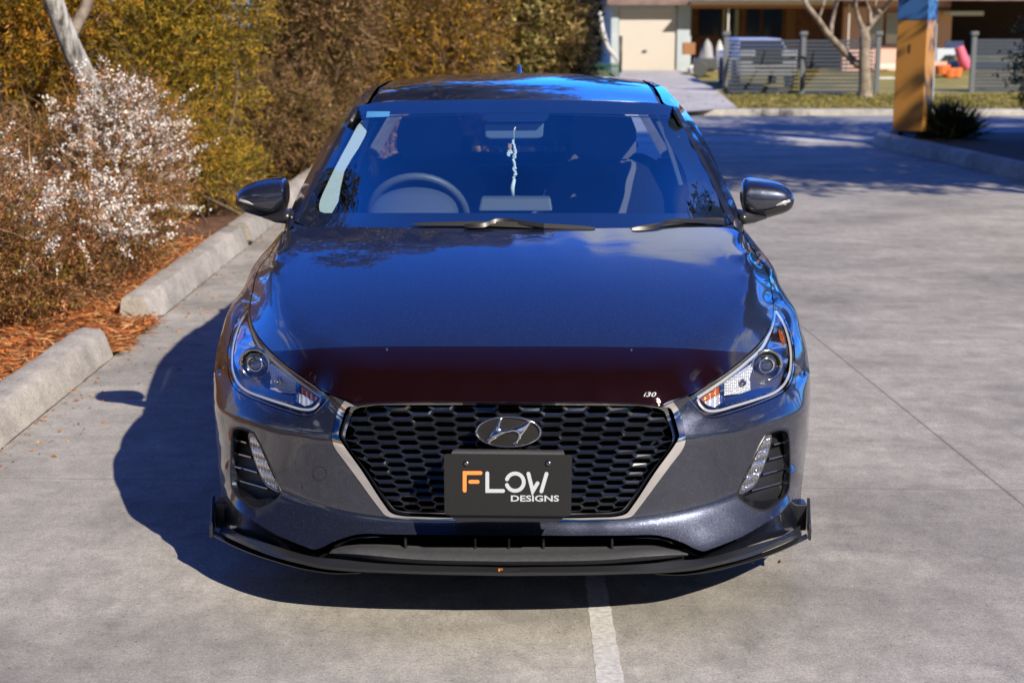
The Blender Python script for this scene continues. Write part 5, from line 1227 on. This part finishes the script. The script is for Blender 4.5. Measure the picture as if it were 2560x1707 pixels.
# flowering shrub nearest the kerb
def zone(px, py, Y, r): q = atY(px, py, Y); return (q[0], q[1], q[2], r)
shrub('flowering_shrub', 'sprawling shrub with white flowers and brown twigs beside the near kerb', 'shrub',
      blob(-3.75, 5.1, .55, 1.15, 1.9, .66, 26, .42, 1)+blob(-2.85, 6.3, .62, .55, 1.1, .58, 16, .45, 2)+blob(-2.72, 5.6, .36, .42, 1.3, .32, 14, .5, 15)+blob(-3.5, 3.7, .45, .9, .9, .46, 12, .45, 3)+blob(-3.0, 4.6, .5, .5, .8, .4, 10, .5, 19)+blob(-2.85, 4.5, .26, .42, 1.0, .24, 12, .5, 41)+blob(-3.5, 2.9, .4, .8, .8, .38, 9, .45, 42), 310000, BRN, L=.028, Wd=.0085, spr=.18, K_=12, seed=21, twigs=170, dead=12000,
      flowers=dict(zones=[zone(150, 260, 5.4, .42), zone(250, 290, 5.8, .40), zone(360, 350, 6.0, .34), zone(440, 350, 6.3, .30), zone(330, 390, 5.4, .3), zone(60, 420, 4.8, .35), zone(110, 560, 4.4, .22), zone(250, 500, 5.0, .22), zone(500, 440, 6.2, .30), zone(520, 500, 6.0, .22), zone(440, 480, 5.6, .2), zone(390, 570, 5.1, .30), zone(330, 560, 4.8, .25), zone(180, 430, 4.6, .22), zone(200, 640, 4.2, .22), zone(70, 800, 3.3, .2), zone(130, 250, 5.2, .3)], p=.19), upb=.35)
shrub('flowering_shrub', 'tall golden shrub with a white flowering branch at the upper left corner', 'shrub',
      blob(-4.9, 5.6, 1.7, .75, 1.1, .75, 16, .42, 5)+blob(-5.4, 4.2, 1.0, .9, 1.2, .9, 9, .5, 6), 110000, GOLD+BRN[:1], L=.03, Wd=.008, spr=.17, K_=12, seed=22, twigs=60, dead=2500,
      flowers=dict(zones=[zone(60, 50, 5.2, .35), zone(90, 100, 5.2, .25)], p=.6), upb=.2)
shrub('conifer_hedge_shrub', 'tall olive gold drooping shrub behind the white flowers', 'shrub',
      blob(-4.2, 9.0, 1.9, 1.3, 1.2, 1.9, 26, .36, 7)+blob(-3.6, 8.4, .6, 1.0, .9, .6, 10, .45, 16), 170000, OLV, L=.045, Wd=.012, spr=.20, K_=12, seed=23, twigs=80, dead=2500, upb=-.05, group=None)
shrub('conifer_hedge_shrub', 'dense yellow green shrub growing beside the left door mirror', 'shrub',
      blob(-3.0, 9.6, 1.5, .75, 1.4, 1.7, 24, .36, 8)+blob(-2.85, 9.0, .5, .55, 1.4, .5, 10, .45, 17), 130000, [(.50, .31, .035, 4), (.33, .24, .03, 4), (.15, .125, .018, 3)], L=.045, Wd=.012, spr=.16, K_=12, seed=24, twigs=60, dead=1500, upb=.3)
shrub('dry_shrub', 'dry brown twiggy shrub behind the left windscreen pillar', 'shrub',
      blob(-2.4, 12.9, 1.5, 1.05, 1.1, 1.8, 26, .36, 9)+blob(-2.6, 12.0, .5, .9, .6, .5, 8, .45, 18), 120000, DRY, L=.055, Wd=.014, spr=.24, K_=10, seed=25, twigs=160, dead=9000, upb=.1, shell=.35)
shrub('dry_shrub', 'half bare shrub with pale stems above the left of the car roof', 'shrub',
      blob(-1.25, 14.0, 1.6, .9, 1.0, 1.8, 20, .38, 10), 90000, DRY+OLV[:2], L=.06, Wd=.016, spr=.24, K_=10, seed=26, twigs=140, dead=6000, upb=.1, shell=.35)
shrub('broadleaf_shrub', 'broad leaved shrub with a pale trunk above the middle of the car roof', 'shrub',
      blob(-.55, 15.0, 1.4, .85, .9, 1.7, 22, .38, 12), 56000, BRD, L=.10, Wd=.035, spr=.26, K_=8, seed=27, twigs=50, dead=900, upb=-.1, twig_mat=M['barkpale'])
shrub('broadleaf_shrub', 'pale yellow bushy shrub nearest the garage, above the car roof', 'shrub',
      blob(.25, 15.6, 1.2, .52, .8, 1.3, 18, .40, 13), 46000, [(.54, .40, .16, 4), (.36, .26, .09, 3), (.17, .14, .04, 2)], L=.08, Wd=.026, spr=.22, K_=8, seed=28, twigs=40, dead=900, upb=.2)
# bark mulch and fallen needles
def litter(name, n, region, cols, L, Wd, z, seed, label, cat, lift=.02):
    rg = np.random.default_rng(seed); P = region(rg, n); ax = rg.normal(size=(n, 3)); ax[:, 2] *= .18; P = np.c_[P, z+lift*rg.random(n)]
    c = np.array(cols)[rg.integers(0, len(cols), n)]*(1+.25*rg.normal(size=(n, 1))); o = leafmesh(name, P, ax, L*(.4+rg.random(n)), Wd*(.5+rg.random(n)), np.clip(c, .01, .8), M['leaf'], None, seed); return stuff(o, label, cat)
litter('mulch', 42000, lambda g, n: (lambda y: np.c_[np.where((y > ka) & (y < kb1), -2.05, -2.24)-2.4*g.random(n)**1.5, y])(.5+7.0*g.random(n)), [(.60, .22, .07), (.46, .16, .05), (.72, .38, .17), (.20, .08, .035)], .09, .008, .012, 31, 'orange brown bark mulch and fallen needles in the bed behind the kerb', 'mulch', .045)
litter('leaf_litter', 420, lambda g, n: np.c_[-2.04+.30*g.random(n)**2.2, -1+11*g.random(n)], [(.42, .19, .06), (.32, .15, .07), (.5, .30, .12)], .026, .009, .003, 32, 'thin line of orange leaf litter at the foot of the kerb', 'litter', .006)
litter('leaf_litter', 26, lambda g, n: np.c_[-2+5*g.random(n), -1+6*g.random(n)], [(.42, .19, .06), (.25, .15, .08)], .03, .012, .003, 33, 'scattered small dry leaves on the concrete around the car', 'litter', .004)
# fence glimpsed through the shrubs
M['palegrey'] = mat('pale_fence', (.46, .47, .50), .6)
b = MB()
for i in range(110):
    b.box((-6.0, 2+i*.15, 1.0), (.02+.02*(i % 2), .15, 1.9))
fn = thing('metal_fence', 'pale corrugated metal fence glimpsed through the shrubs at upper left', 'fence', (-6, 8, 0)); o = b.build('panel', M['palegrey'], fn); o.location = (6, -8, 0)

def tree(name, label, x, y, h, spread, seed, n, palette, trunk_r=.16, crown0=.45, L=.09, Wd=.03, K_=8, bark=None, group=None, nb=9, kcl=30, lean=(0, 0), cat='tree'):
    rnd = random.Random(seed); root = thing(name, label, cat, (x, y, 0), group=group); b = MB()
    top = Vector((lean[0], lean[1], h*.8)); P = [Vector((0, 0, -.1)), Vector((lean[0]*.2, lean[1]*.2, h*.25)), Vector((lean[0]*.6, lean[1]*.6, h*.5)), top]; P = [Vector(p) for p in crv([tuple(p) for p in P], 5)]
    b.tube(P, list(np.linspace(trunk_r, trunk_r*.25, len(P))), 9); ends = []
    b.build('trunk', bark or M['bark'], root, smooth=True); b = MB()
    for k in range(nb):
        t = rnd.uniform(crown0, .95); s_ = P[int(t*(len(P)-1))]; a = rnd.uniform(0, 6.28); r = spread*rnd.uniform(.5, .95); e = s_+Vector((math.cos(a)*r, math.sin(a)*r, rnd.uniform(.1, .35)*h)); mid = s_.lerp(e, .5)+Vector((0, 0, rnd.uniform(-.1, .3)))
        q = [Vector(v) for v in crv([tuple(s_), tuple(mid), tuple(e)], 4)]; b.tube(q, list(np.linspace(trunk_r*.4, trunk_r*.08, len(q))), 5); ends.append(e)
    b.build('limb', bark or M['bark'], root, smooth=True)
    if n:
        g = np.random.default_rng(seed); cl = []
        for k in range(kcl):
            e = ends[k % len(ends)]; s_ = spread*.26*rnd.uniform(.7, 1.3); cl.append((e.x+rnd.gauss(0, spread*.25), e.y+rnd.gauss(0, spread*.25), min(max(e.z+rnd.gauss(0, h*.09), h*crown0), h), s_, s_, s_*.7))
        B, D, idx, ns, *_ = clumps_to_leaves(cl, n, g, .35, K_, upb=.0, shell=.3); leafmesh('crown', B, D, L*(.6+.8*g.random(len(B))), Wd*(.7+.6*g.random(len(B))), pal(g, ns, K_, palette), M['leaf'], root, seed)
    return root
GUM = [(.16, .15, .05, 3), (.09, .10, .035, 4), (.26, .22, .09, 1.5), (.22, .13, .07, 1)]
DKG = [(.07, .09, .03, 4), (.11, .12, .04, 2), (.04, .05, .02, 2)]
# tall trees whose tops stand above the frame and mirror in the bonnet and roof
for i, (x, y, h, s_) in enumerate([(-8.5, 13, 9.5, 2.8), (-6.2, 17.5, 11.5, 3.2), (-2.4, 19.2-3.2, 9.6, 2.5), (-3.0, 25, 14, 3.8), (-11, 20, 12, 3.4)]):
    lab = ['gum tree rising out of frame behind the gold shrub at far left', 'gum tree rising out of frame behind the olive hedge', 'slim gum tree in the bed above the car roof', 'gum tree across the road behind the dry shrubs', 'gum tree farthest left behind the fence'][i]
    tree('gum_tree', lab, x, y, h, s_, 40+i, 60000, GUM, group='tall gum trees behind the garden bed', bark=M['barkpale'], L=.15, Wd=.055, kcl=44, nb=12, crown0=.38)
# pale trunk leaning in front of the hedge, upper left
rt = thing('paperbark_tree', 'pale leaning paperbark trunk between the gold shrubs at the upper left', 'tree', tuple(atZ(262, 330)*[1, 1, 0]+[0, 3.4-0, 0]) if False else (-3.9, 7.0, 0)); oo = np.array([-3.9, 7.0, 0])
b = MB(); Q = [Vector(atY(x, y, Y)-oo) for x, y, Y in ((300, 420, 7.3), (262, 310, 7.2), (215, 200, 7.1), (170, 100, 7.0), (140, 20, 6.9), (105, -90, 6.8), (60, -260, 6.8))]; Q[0].z = -.05
b.tube(Q, [.13, .10, .085, .075, .07, .06, .045], 10); b.build('trunk', noisy(mat('paperbark', (.6, .6, .6), .85), (.07, .065, .06), (.50, .49, .48), 9, 8, .35, .6, bump=.6, stretch=(3, 3, .6)), rt, smooth=True)
b = MB(); b.tube([Q[3], Vector(atY(215, 20, 7.2)-oo), Vector(atY(250, -120, 7.3)-oo)], [.05, .04, .03], 8); b.build('limb', M['barkpale'], rt, smooth=True)
# trees standing to the right, out of frame, that shade the end of the car park
for i, (x, y, h) in enumerate([(6.5, 9.0, 6.6), (9.0, 8.9, 7.2), (12.0, 8.8, 7.0), (6.5, 11.3, 6.4), (12.6, 11.2, 7.0), (14.5, 12.3, 7.5)]):
    tree('shade_tree', ['leafy shade tree at the kerb corner right of the frame', 'second shade tree in the right bed', 'shade tree farther right in the bed', 'shade tree by the right kerb', 'shade tree behind the right kerb', 'farthest shade tree on the right'][i], x, y, h, 2.1, 60+i, 26000, DKG, group='shade trees in the right hand bed', kcl=30, nb=10, crown0=.55, L=.13, Wd=.06)
# street tree with forked bare limbs
def street_tree():
    bx = G(2160, 250); Y = bx.y; root = thing('street_tree', 'bare forked tree with a thick pale trunk on the grass verge', 'tree', tuple(bx)); o = np.array(bx)
    T = lambda x, y, dy=0: Vector(atY(2000+x/3.92, y/3.92, Y+dy))-Vector(o)
    b = MB(); P = [T(630, 1020)-Vector((0, 0, .05)), T(634, 960), T(636, 850), T(632, 600), T(636, 400), T(630, 285)]
    b.tube(P, [.24, .165, .125, .115, .11, .085], 12); b.build('trunk', M['barkpale'], root, smooth=True)
    for pts, r in (([(590, 650), (520, 600), (400, 470), (290, 360), (180, 200), (70, 60), (20, -60), (-20, -200)], .085), ([(300, 370), (310, 240), (340, 100), (370, 0), (400, -150)], .05), ([(630, 300), (590, 230), (550, 100), (540, 0), (520, -160)], .06), ([(640, 310), (700, 230), (790, 130), (870, 30), (960, -90), (1050, -200)], .065), ([(690, 240), (690, 120), (650, 20), (640, -120)], .04), ([(790, 130), (740, 60), (760, -60)], .03), ([(180, 200), (230, 60), (260, -80)], .03)):
        b = MB(); Q = [T(x, y, .3*math.sin(i)) for i, (x, y) in enumerate(pts)]; b.tube(Q, list(np.linspace(r, r*.4, len(Q))), 8); b.build('limb', M['barkpale'], root, smooth=True)
street_tree()
# --- garage, house
def PX(x, y, Y): return Vector(atY(x, y, Y))
Yg = G(1640, 181).y
def ybox(b, x0, y0, x1, y1, Y, d, extra=0): # box whose front face fills the given picture rectangle at depth Y
    a, c = PX(x0, y1, Y), PX(x1, y0, Y); b.bbox((a.x, Y, a.z), (c.x, Y+d, c.z)); return b
gar = thing('garage', 'pale blue grey garage with a cream roller door and tiled roof', 'garage', (PX(1620, 180, Yg).x, Yg, 0)); gl = -Vector(gar.location)
def gp(o): o.location = gl; o.parent = gar; return o
M['cladding'] = noisy(mat('blue_grey_cladding', (.4, .5, .55), .6), (.40, .47, .52), (.48, .55, .60), 3, 4)
M['cream'] = mat('cream_roller_door', (.66, .61, .56), .55); M['tile'] = noisy(mat('roof_tiles', (.2, .12, .11), .8), (.14, .09, .085), (.26, .17, .16), 4, 6)
M['timber'] = mat('white_timber', (.70, .68, .64), .6); M['brownwall'] = noisy(mat('brown_brick', (.2, .09, .06), .9), (.13, .055, .04), (.22, .10, .07), 6, 6)
M['pink'] = mat('pink_render', (.72, .44, .38), .8); M['dkglass'] = mat('window_glass', (.012, .014, .018), .06); M['curtain'] = mat('curtain', (.34, .34, .28), .9)
b = MB(); ybox(b, 1527, -30, 1548, 182, Yg, .2); ybox(b, 1691, -30, 1727, 182, Yg, .2); ybox(b, 1548, -30, 1691, 22, Yg, .2); a = PX(1727, 182, Yg); b.bbox((a.x-.15, Yg+.2, 0), (a.x, Yg+8, 3)); c0 = PX(1527, 182, Yg); b.bbox((c0.x, Yg+.2, 0), (c0.x+.15, Yg+8, 3)); gp(b.build('wall', M['cladding']))
b = MB(); z0, z9 = PX(1548, 182, Yg).z, PX(1548, 22, Yg).z; xa, xb = PX(1548, 100, Yg).x, PX(1691, 100, Yg).x
for i in range(28): b.box(((xa+xb)/2, Yg+.08+.012*(i % 2), z0+(z9-z0)*(i+.5)/28), (xb-xa, .03, (z9-z0)/28*.86))
b.bbox((xa, Yg+.11, z0), (xb, Yg+.13, z9)); gp(b.build('roller_door', M['cream']))
b = MB(); b.box((xa*.55+xb*.45, Yg+.05, z0+.62), (.12, .04, .05)); gp(b.build('handle', M['black']))
b = MB(); ra_, rb_ = PX(1518, 13, Yg-.4), PX(1738, 13, Yg-.4); cx_ = (ra_.x+rb_.x)/2
b.loft([[(ra_.x, Yg-.4, ra_.z), (rb_.x, Yg-.4, ra_.z), (rb_.x, Yg+8.4, ra_.z), (ra_.x, Yg+8.4, ra_.z)], [(ra_.x, Yg-.4, ra_.z+.12), (rb_.x, Yg-.4, ra_.z+.12), (rb_.x, Yg+8.4, ra_.z+.12), (ra_.x, Yg+8.4, ra_.z+.12)], [(cx_-.1, Yg+2.5, ra_.z+1.6), (cx_+.1, Yg+2.5, ra_.z+1.6), (cx_+.1, Yg+6, ra_.z+1.6), (cx_-.1, Yg+6, ra_.z+1.6)]]); gp(b.build('roof', M['tile']))
Yh = Yg+2.0; Yv = Yg-.6
hs = thing('house', 'brick house with a white veranda beam, dark windows and pink rendered end', 'house', (PX(2000, 100, Yh).x, Yh, 0)); hl_ = -Vector(hs.location)
def hp(o): o.location = hl_; o.parent = hs; return o
b = MB(); ybox(b, 1727, -60, 2140, 190, Yh, 6); hp(b.build('wall', M['brownwall']))
b = MB(); ybox(b, 1727, 2, 2086, 12.5, Yv, .15); hp(b.build('veranda_beam', M['timber']))
b = MB(); ybox(b, 1727, 12.5, 2086, 22, Yv+.05, .12); hp(b.build('veranda_lining', mat('orange_timber', (.42, .17, .06), .7)))
b = MB(); a = PX(1727, 2, Yv); c0 = PX(2086, 2, Yv); b.loft([[(a.x, Yv-.3, a.z), (c0.x+9, Yv-.3, a.z), (c0.x+9, Yh+7, a.z), (a.x, Yh+7, a.z)], [(a.x+2, Yv+4, a.z+1.6), (c0.x+7, Yv+4, a.z+1.6), (c0.x+7, Yh+3, a.z+1.6), (a.x+2, Yh+3, a.z+1.6)]]); hp(b.build('roof', M['tile']))
for x, w in ((1820, 4), (2121, 5)): b = MB(); ybox(b, x-w, 10, x+w, 180, Yv+.1, .15); hp(b.build('veranda_post', M['timber']))
for x0_, x1_, y0_, y1_ in ((1750, 1798, 24, 88), (1803, 1850, 24, 92), (1868, 1900, 24, 92), (1908, 1955, 24, 92)):
    b = MB(); ybox(b, x0_-2, y0_-2, x1_+2, y1_+2, Yh-.06, .06); w_ = hp(b.build('window_frame', M['black'])); b = MB(); ybox(b, x0_, y0_, x1_, y1_, Yh-.08, .03); g_ = b.build('window_glass', M['dkglass']); g_.parent = w_
b = MB(); ybox(b, 1805, 24, 1815, 92, Yh-.1, .02); ybox(b, 1836, 24, 1848, 92, Yh-.1, .02); hp(b.build('curtain', M['curtain']))
b = MB(); ybox(b, 1962, 24, 1990, 150, Yh-.05, .05); hp(b.build('door', mat('brown_door', (.20, .09, .04), .6)))
# pink end of the house
Yp = Yg+.6; b = MB(); ybox(b, 2105, 18, 2170, 180, Yp, .3); ybox(b, 2170, 115, 2250, 180, Yp, .3); ybox(b, 2338, 28, 2381, 130, Yp, .3); ybox(b, 2170, -50, 2381, 18, Yp, .3); ybox(b, 2250, 18, 2338, 180, Yp+.05, .25); ybox(b, 2104, -52, 2380, 181, Yp+.32, .2); hp(b.build('wall', M['pink']))
for x0_, x1_ in ((2172, 2208), (2214, 2250)):
    b = MB(); ybox(b, x0_, 34, x1_, 112, Yp+.05, .05); w_ = hp(b.build('window_frame', M['timber'])); b = MB(); ybox(b, x0_+3, 38, x1_-3, 86, Yp+.02, .03); g_ = b.build('window_glass', mat('pale_blind', (.36, .40, .42), .3)); g_.parent = w_
b = MB(); ybox(b, 2190, 160, 2244, 172, Yp-.5, .3); hp(b.build('front_step', M['timber']))
b = MB(); ybox(b, 2196, 195, 2242, 218, Yp-6, .5); tag(b.build('garden_bench', M['timber'], bevel=.02), 'low white bench seen between the street tree and the sign pillar', 'bench')
b = MB(); ybox(b, 2376, 29, 2460, 40, Yp-.8, 2.); hp(b.build('awning', M['timber']))
b = MB(); ybox(b, 2350, -60, 2640, 140, Yp+3, .3); hp(b.build('carport_wall', mat('dark_carport', (.05, .03, .03), .9)))
# --- fences of horizontal slats
M['slat'] = mat('blue_grey_slats', (.045, .06, .09), .5); M['mesh'] = mat('dark_mesh_post', (.13, .145, .17), .5)
def slat_fence(name, label, xs, yt, yb, Y, rows_, fill):
    root = thing(name, label, 'fence', (PX(xs[0], yb, Y).x, Y, 0), group='slatted fences in front of the house'); ol = -Vector(root.location)
    for x0_, x1_ in zip(xs[:-1], xs[1:]):
        a, c_ = PX(x0_, yb, Y), PX(x1_, yt, Y); b = MB(); h = (c_.z-a.z)/rows_
        for i in range(rows_): b.bbox((a.x+.03, Y, a.z+h*i), (c_.x-.03, Y+.03, a.z+h*(i+fill)))
        b.bbox((a.x+.03, Y+.031, a.z), (c_.x-.03, Y+.04, a.z+(c_.z-a.z)*.02)); o = b.build('slat_panel', M['slat'], root); o.location = ol
    for x in xs:
        a, c_ = PX(x, yb, Y), PX(x, yt-8, Y); b = MB(); b.bbox((a.x-.05, Y-.04, 0), (a.x+.05, Y+.06, c_.z)); b.box((a.x, Y, c_.z+.04), (.15, .15, .08)); o = b.build('post', M['mesh'], root, bevel=.01); o.location = ol
Yf = G(1830, 240).y
slat_fence('slat_fence', 'long blue grey slatted fence left of the pale tree trunk', [1812, 2004, 2190], 97, 241, Yf, 15, .60)
slat_fence('slat_fence', 'blue grey slatted fence at the right edge of the photo', [2428, 2620, 2800], 97, 232, Yf+1, 15, .80)
# vehicle parked behind the fence
def van():
    Y = Yf+1.6; a, c_ = PX(1845, 235, Y), PX(1995, 100, Y); root = thing('parked_ute', 'silver utility vehicle parked behind the slatted fence', 'utility vehicle', ((a.x+c_.x)/2, Y, 0)); ol = -Vector(root.location); cx = (a.x+c_.x)/2; m = mat('silver_paint', (.50, .52, .55), .3, .5)
    w = (c_.x-a.x)/2; zt = c_.z; b = MB()
    b.loft([[(cx+sx*w*q, Y+dy, z) for sx, dy in ((-1, 0), (1, 0), (1, 4.2), (-1, 4.2))] for z, q in ((.35, .98), (.7, 1.0), (zt*.68, 1.0), (zt*.72, .96))]); o = b.build('body', m, root, bevel=.06); o.location = ol
    b = MB(); b.loft([[(cx+sx*w*q, Y+dy, z) for sx, dy in ((-1, d0), (1, d0), (1, 3.4), (-1, 3.4))] for z, q, d0 in ((zt*.70, .92, .7), (zt*.98, .78, 1.3), (zt*1.0, .74, 1.4))]); o2 = b.build('cab', m, root, bevel=.05); o2.location = ol
    b = MB(); b.loft([[(cx+sx*w*q, Y+dy-.02, z) for sx, dy in ((-1, d0), (1, d0), (1, d0+.02), (-1, d0+.02))] for z, q, d0 in ((zt*.73, .84, .75), (zt*.95, .72, 1.24))]); o2 = b.build('windscreen', M['dkglass'], root); o2.location = ol
    for s in (-1, 1):
        b = MB(); b.box((cx+s*w*.72, Y-.02, .82), (.34, .06, .16)); o2 = b.build('headlight', M['refl'], root, bevel=.02); o2.location = ol
        for yy in (.8, 3.3): b = MB(); b.cyl((cx+s*(w-.1), Y+yy, .34), (cx+s*(w+.02), Y+yy, .34), .34, n=18); o2 = b.build('wheel', M['rubber'], root); o2.location = ol
    b = MB(); b.bbox((cx-w*.5, Y-.03, .62), (cx+w*.5, Y, .92)); o2 = b.build('front_grille', M['black'], root); o2.location = ol
van()
# --- sign totem
def totem():
    base = G(2278, 345, .10); Y = base.y; ang = math.radians(34); root = thing('sign_pillar', 'tall orange brown sign pillar with a blue top in the right hand bed', 'sign', (base.x, Y, .10)); m1 = mat('bronze_panel', (.50, .235, .05), .35, .0, Coat_Weight=.3); m2 = mat('blue_panel', (.05, .16, .42), .4)
    w, d = .40, .34
    def bx(z0, z1, g, mt, nm): b = MB(); b.box((0, 0, (z0+z1)/2), (w+g, d+g, z1-z0), rz=-ang); return b.build(nm, mt, root, bevel=.006)
    ztop = PX(2290, 50, Y).z-.10; bx(.10, ztop, 0, m1, 'panel'); bx(ztop, 3.2, .012, m2, 'header_panel')
    for s in (-1, 1): b = MB(); b.box((s*.13*math.cos(ang), -s*.13*math.sin(ang), .08), (.06, .10, .16), rz=-ang); b.build('leg', M['black'], root)
    Rm = Matrix.Rotation(-ang, 3, 'Z')
    b = MB(); b.box(Rm@Vector((-.02, -d/2-.003, 1.16)), (.03, .004, .11), rz=-ang); b.build('sign_mark', mat('sign_mark', (.12, .07, .03), .5), root)
    for q, x in enumerate((-.05, .08)): b = MB(); b.cyl(Rm@Vector((w/2+.008, x, 1.80-.02*q)), Rm@Vector((w/2+.012, x, 1.80-.02*q)), .03, n=14); b.build('header_mark', mat('pale_mark', (.5, .6, .75), .5), root)
totem()
# light blue street pole beside it
b = MB(); p = G(2326, 262); t_ = PX(2336, 60, p.y); b.tube([p, (p.x, p.y, t_.z)], .045, 10); tag(b.build('street_pole', mat('pale_blue_pole', (.42, .52, .60), .5), smooth=True, auto=50), 'thin pale blue pole directly right of the sign pillar', 'pole')
shrub('garage_bush', 'dark bush filling the gap left of the garage', 'shrub', blob(2.0, 50.5, 1.9, 1.5, 1.0, 2.0, 18, .42, 51), 9000, DKG, L=.28, Wd=.14, spr=.4, K_=6, seed=77, twigs=12)
# --- right bed plants
shrub('tussock', 'dark strappy tussock at the foot of the sign pillar', 'plant', [(G(2372, 345, .1).x, G(2372, 345, .1).y, .14, .25, .16, .15)], 1500, [(.06, .08, .03, 3), (.10, .11, .04, 2)], L=.36, Wd=.016, spr=.03, K_=2, seed=71, twigs=0, upb=1.6, face=None)
q = G(2500, 330, .1)
shrub('dark_bush', 'dark leafy bush at the right edge behind the kerb', 'shrub', blob(q.x+.5, q.y-1.2, .75, 1.0, .9, .8, 14, .42, 14), 26000, DKG, L=.07, Wd=.03, spr=.2, K_=8, seed=72, twigs=30)
tree('bed_tree', 'small dark tree with sloping limbs at the upper right corner', q.x+1.4, q.y-1.4, 4.2, 1.5, 73, 14000, DKG, crown0=.5, kcl=18, nb=8, L=.10, Wd=.04, lean=(-.9, .3), trunk_r=.10)
# --- clutter in the yards
def small(name, label, cat, fn_, group=None):
    b = MB(); mt = fn_(b); o = b.build(name, mt, smooth=False, bevel=.01); return tag(o, label, cat, group)
Yc = Yg-5
def blobm(b, x0, y0, x1, y1, Y, seed, k=7):
    rnd = random.Random(seed); a, c_ = PX(x0, y1, Y), PX(x1, y0, Y)
    rings = []
    for i in range(9):
        t = i/8; f = math.sin(math.pi*min(.5+t*.5, 1))**.6 if t < 1 else .05; z = a.z+(c_.z-a.z)*t; cx = (a.x+c_.x)/2; w = (c_.x-a.x)/2
        rings.append([(cx+w*f*math.cos(u)*(1+.15*math.sin(u*3+seed+i)), Y+w*.8*f*math.sin(u), max(z, 0)) for u in np.linspace(0, 2*math.pi, 15)[:-1]])
    b.loft(rings)
small('covered_pile', 'grey tarpaulin covered pile beside the garage', 'tarpaulin', lambda b: (blobm(b, 1745, 98, 1790, 180, Yc+1, 1), mat('grey_tarp', (.30, .31, .33), .5))[1])
small('covered_pile', 'pale sheet draped over a stack behind the fence post', 'tarpaulin', lambda b: (blobm(b, 1785, 100, 1812, 165, Yc+1.5, 4), mat('pale_sheet', (.55, .56, .55), .6))[1])
small('white_bucket', 'white bucket on the ground by the garage corner', 'bucket', lambda b: (b.cyl(PX(1731, 184, Yc+2), PX(1731, 170, Yc+2), .12, .15, 14), M['white'])[1])
small('white_bin_bag', 'round white bag lying on the grass by the driveway', 'bag', lambda b: (blobm(b, 1720, 162, 1740, 184, Yc+2.6, 6), M['white'])[1])
small('cardboard_box', 'brown box stacked against the garage wall', 'box', lambda b: (b.box(PX(1722, 122, Yc+4), (.35, .3, .34)), mat('brown_box', (.32, .15, .07), .8))[1])
small('trailer', 'low dark grey trailer parked by the veranda', 'trailer', lambda b: (ybox(b, 1745, 148, 1806, 172, Yc, 1.4), b.cyl(PX(1750, 174, Yc-.05), PX(1750, 174, Yc+.1), .2, n=16), mat('dark_trailer', (.07, .075, .08), .5))[2])
small('pool_float', 'bright pink inflatable float leaning among the yard toys', 'float', lambda b: (b.tube([PX(2397, 118, Yc), PX(2408, 150, Yc), PX(2421, 172, Yc)], [.13, .15, .13], 12), mat('pink_plastic', (.62, .13, .22), .4))[1])
for i, (x, y, w_, lab) in enumerate([(2352, 178, .26, 'orange plastic pot nearest the sign pillar'), (2372, 186, .22, 'orange plastic pot in the middle of the yard toys'), (2390, 184, .18, 'small orange pot beside the pink float')]):
    small('plastic_pot', lab, 'pot', lambda b: (b.cyl(PX(x, y+8, Yc), PX(x, y-14, Yc), w_*.7, w_, 14), mat('orange_plastic', (.75, .20, .06), .5))[1], 'orange pots in the yard')
small('storage_tub', 'white and blue storage tub behind the orange pots', 'tub', lambda b: (b.box(PX(2360, 138, Yc+1), (.5, .4, .34)), mat('pale_tub', (.55, .62, .70), .5))[1])
small('blue_chair', 'dark blue folding chair behind the pink float', 'chair', lambda b: (b.box(PX(2385, 120, Yc+1), (.5, .04, .35)), b.box(PX(2385, 140, Yc+.8), (.5, .45, .04)), b.tube([PX(2374, 165, Yc+.6), PX(2374, 112, Yc+1)], .02, 6), b.tube([PX(2397, 165, Yc+.6), PX(2397, 112, Yc+1)], .02, 6), mat('navy_fabric', (.03, .05, .12), .8))[4])
# low green hedge fence left of the garage and white drainpipe/rail
small('picket_fence', 'low dark green fence left of the garage', 'fence', lambda b: ([ybox(b, x, 158, x+4, 192, Yf+4, .03) for x in range(1485, 1550, 6)], ybox(b, 1484, 165, 1552, 168, Yf+4.03, .03), mat('green_paint', (.02, .09, .06), .6))[2])
b = MB(); b.tube([PX(1500, 30, Yg-2), PX(1506, 80, Yg-2), PX(1520, 120, Yg-2), PX(1547, 155, Yg-2)], [.05, .09, .07, .05], 6); tag(b.build('pale_slide', mat('pale_plastic', (.50, .50, .52), .6), smooth=True), 'pale curved slide against the left wall of the garage', 'slide')
b = MB(); pb = G(1551, 192); b.tube([pb, (pb.x, pb.y, PX(1551, 90, pb.y).z)], .04, 8); tag(b.build('fence_post', M['black'], smooth=True), 'thin black post in front of the left of the garage door', 'post')
# grass on the verge
def verge(g, n): return np.c_[2+11*g.random(n), kerb_y+.4+5.6*g.random(n)]
litter('grass', 26000, verge, [(.30, .24, .05), (.20, .19, .035), (.42, .35, .16), (.16, .16, .03)], .10, .02, .03, 81, 'patchy yellow green grass on the verge across the road', 'grass', .05)
# far backdrop of trees behind the house
for i, (x, y, h) in enumerate([(2, 62, 9), (-6, 55, 10), (24, 66, 10), (34, 60, 9), (-14, 48, 11)]):
    tree('backdrop_tree', ['dark tree behind the garage', 'dark tree left of the garage', 'dark tree behind the house', 'dark tree right of the house', 'dark tree far left across the road'][i], x, y, h, 4., 90+i, 9000, DKG, group='dark trees behind the houses', L=.4, Wd=.2, kcl=26, nb=10, crown0=.15)
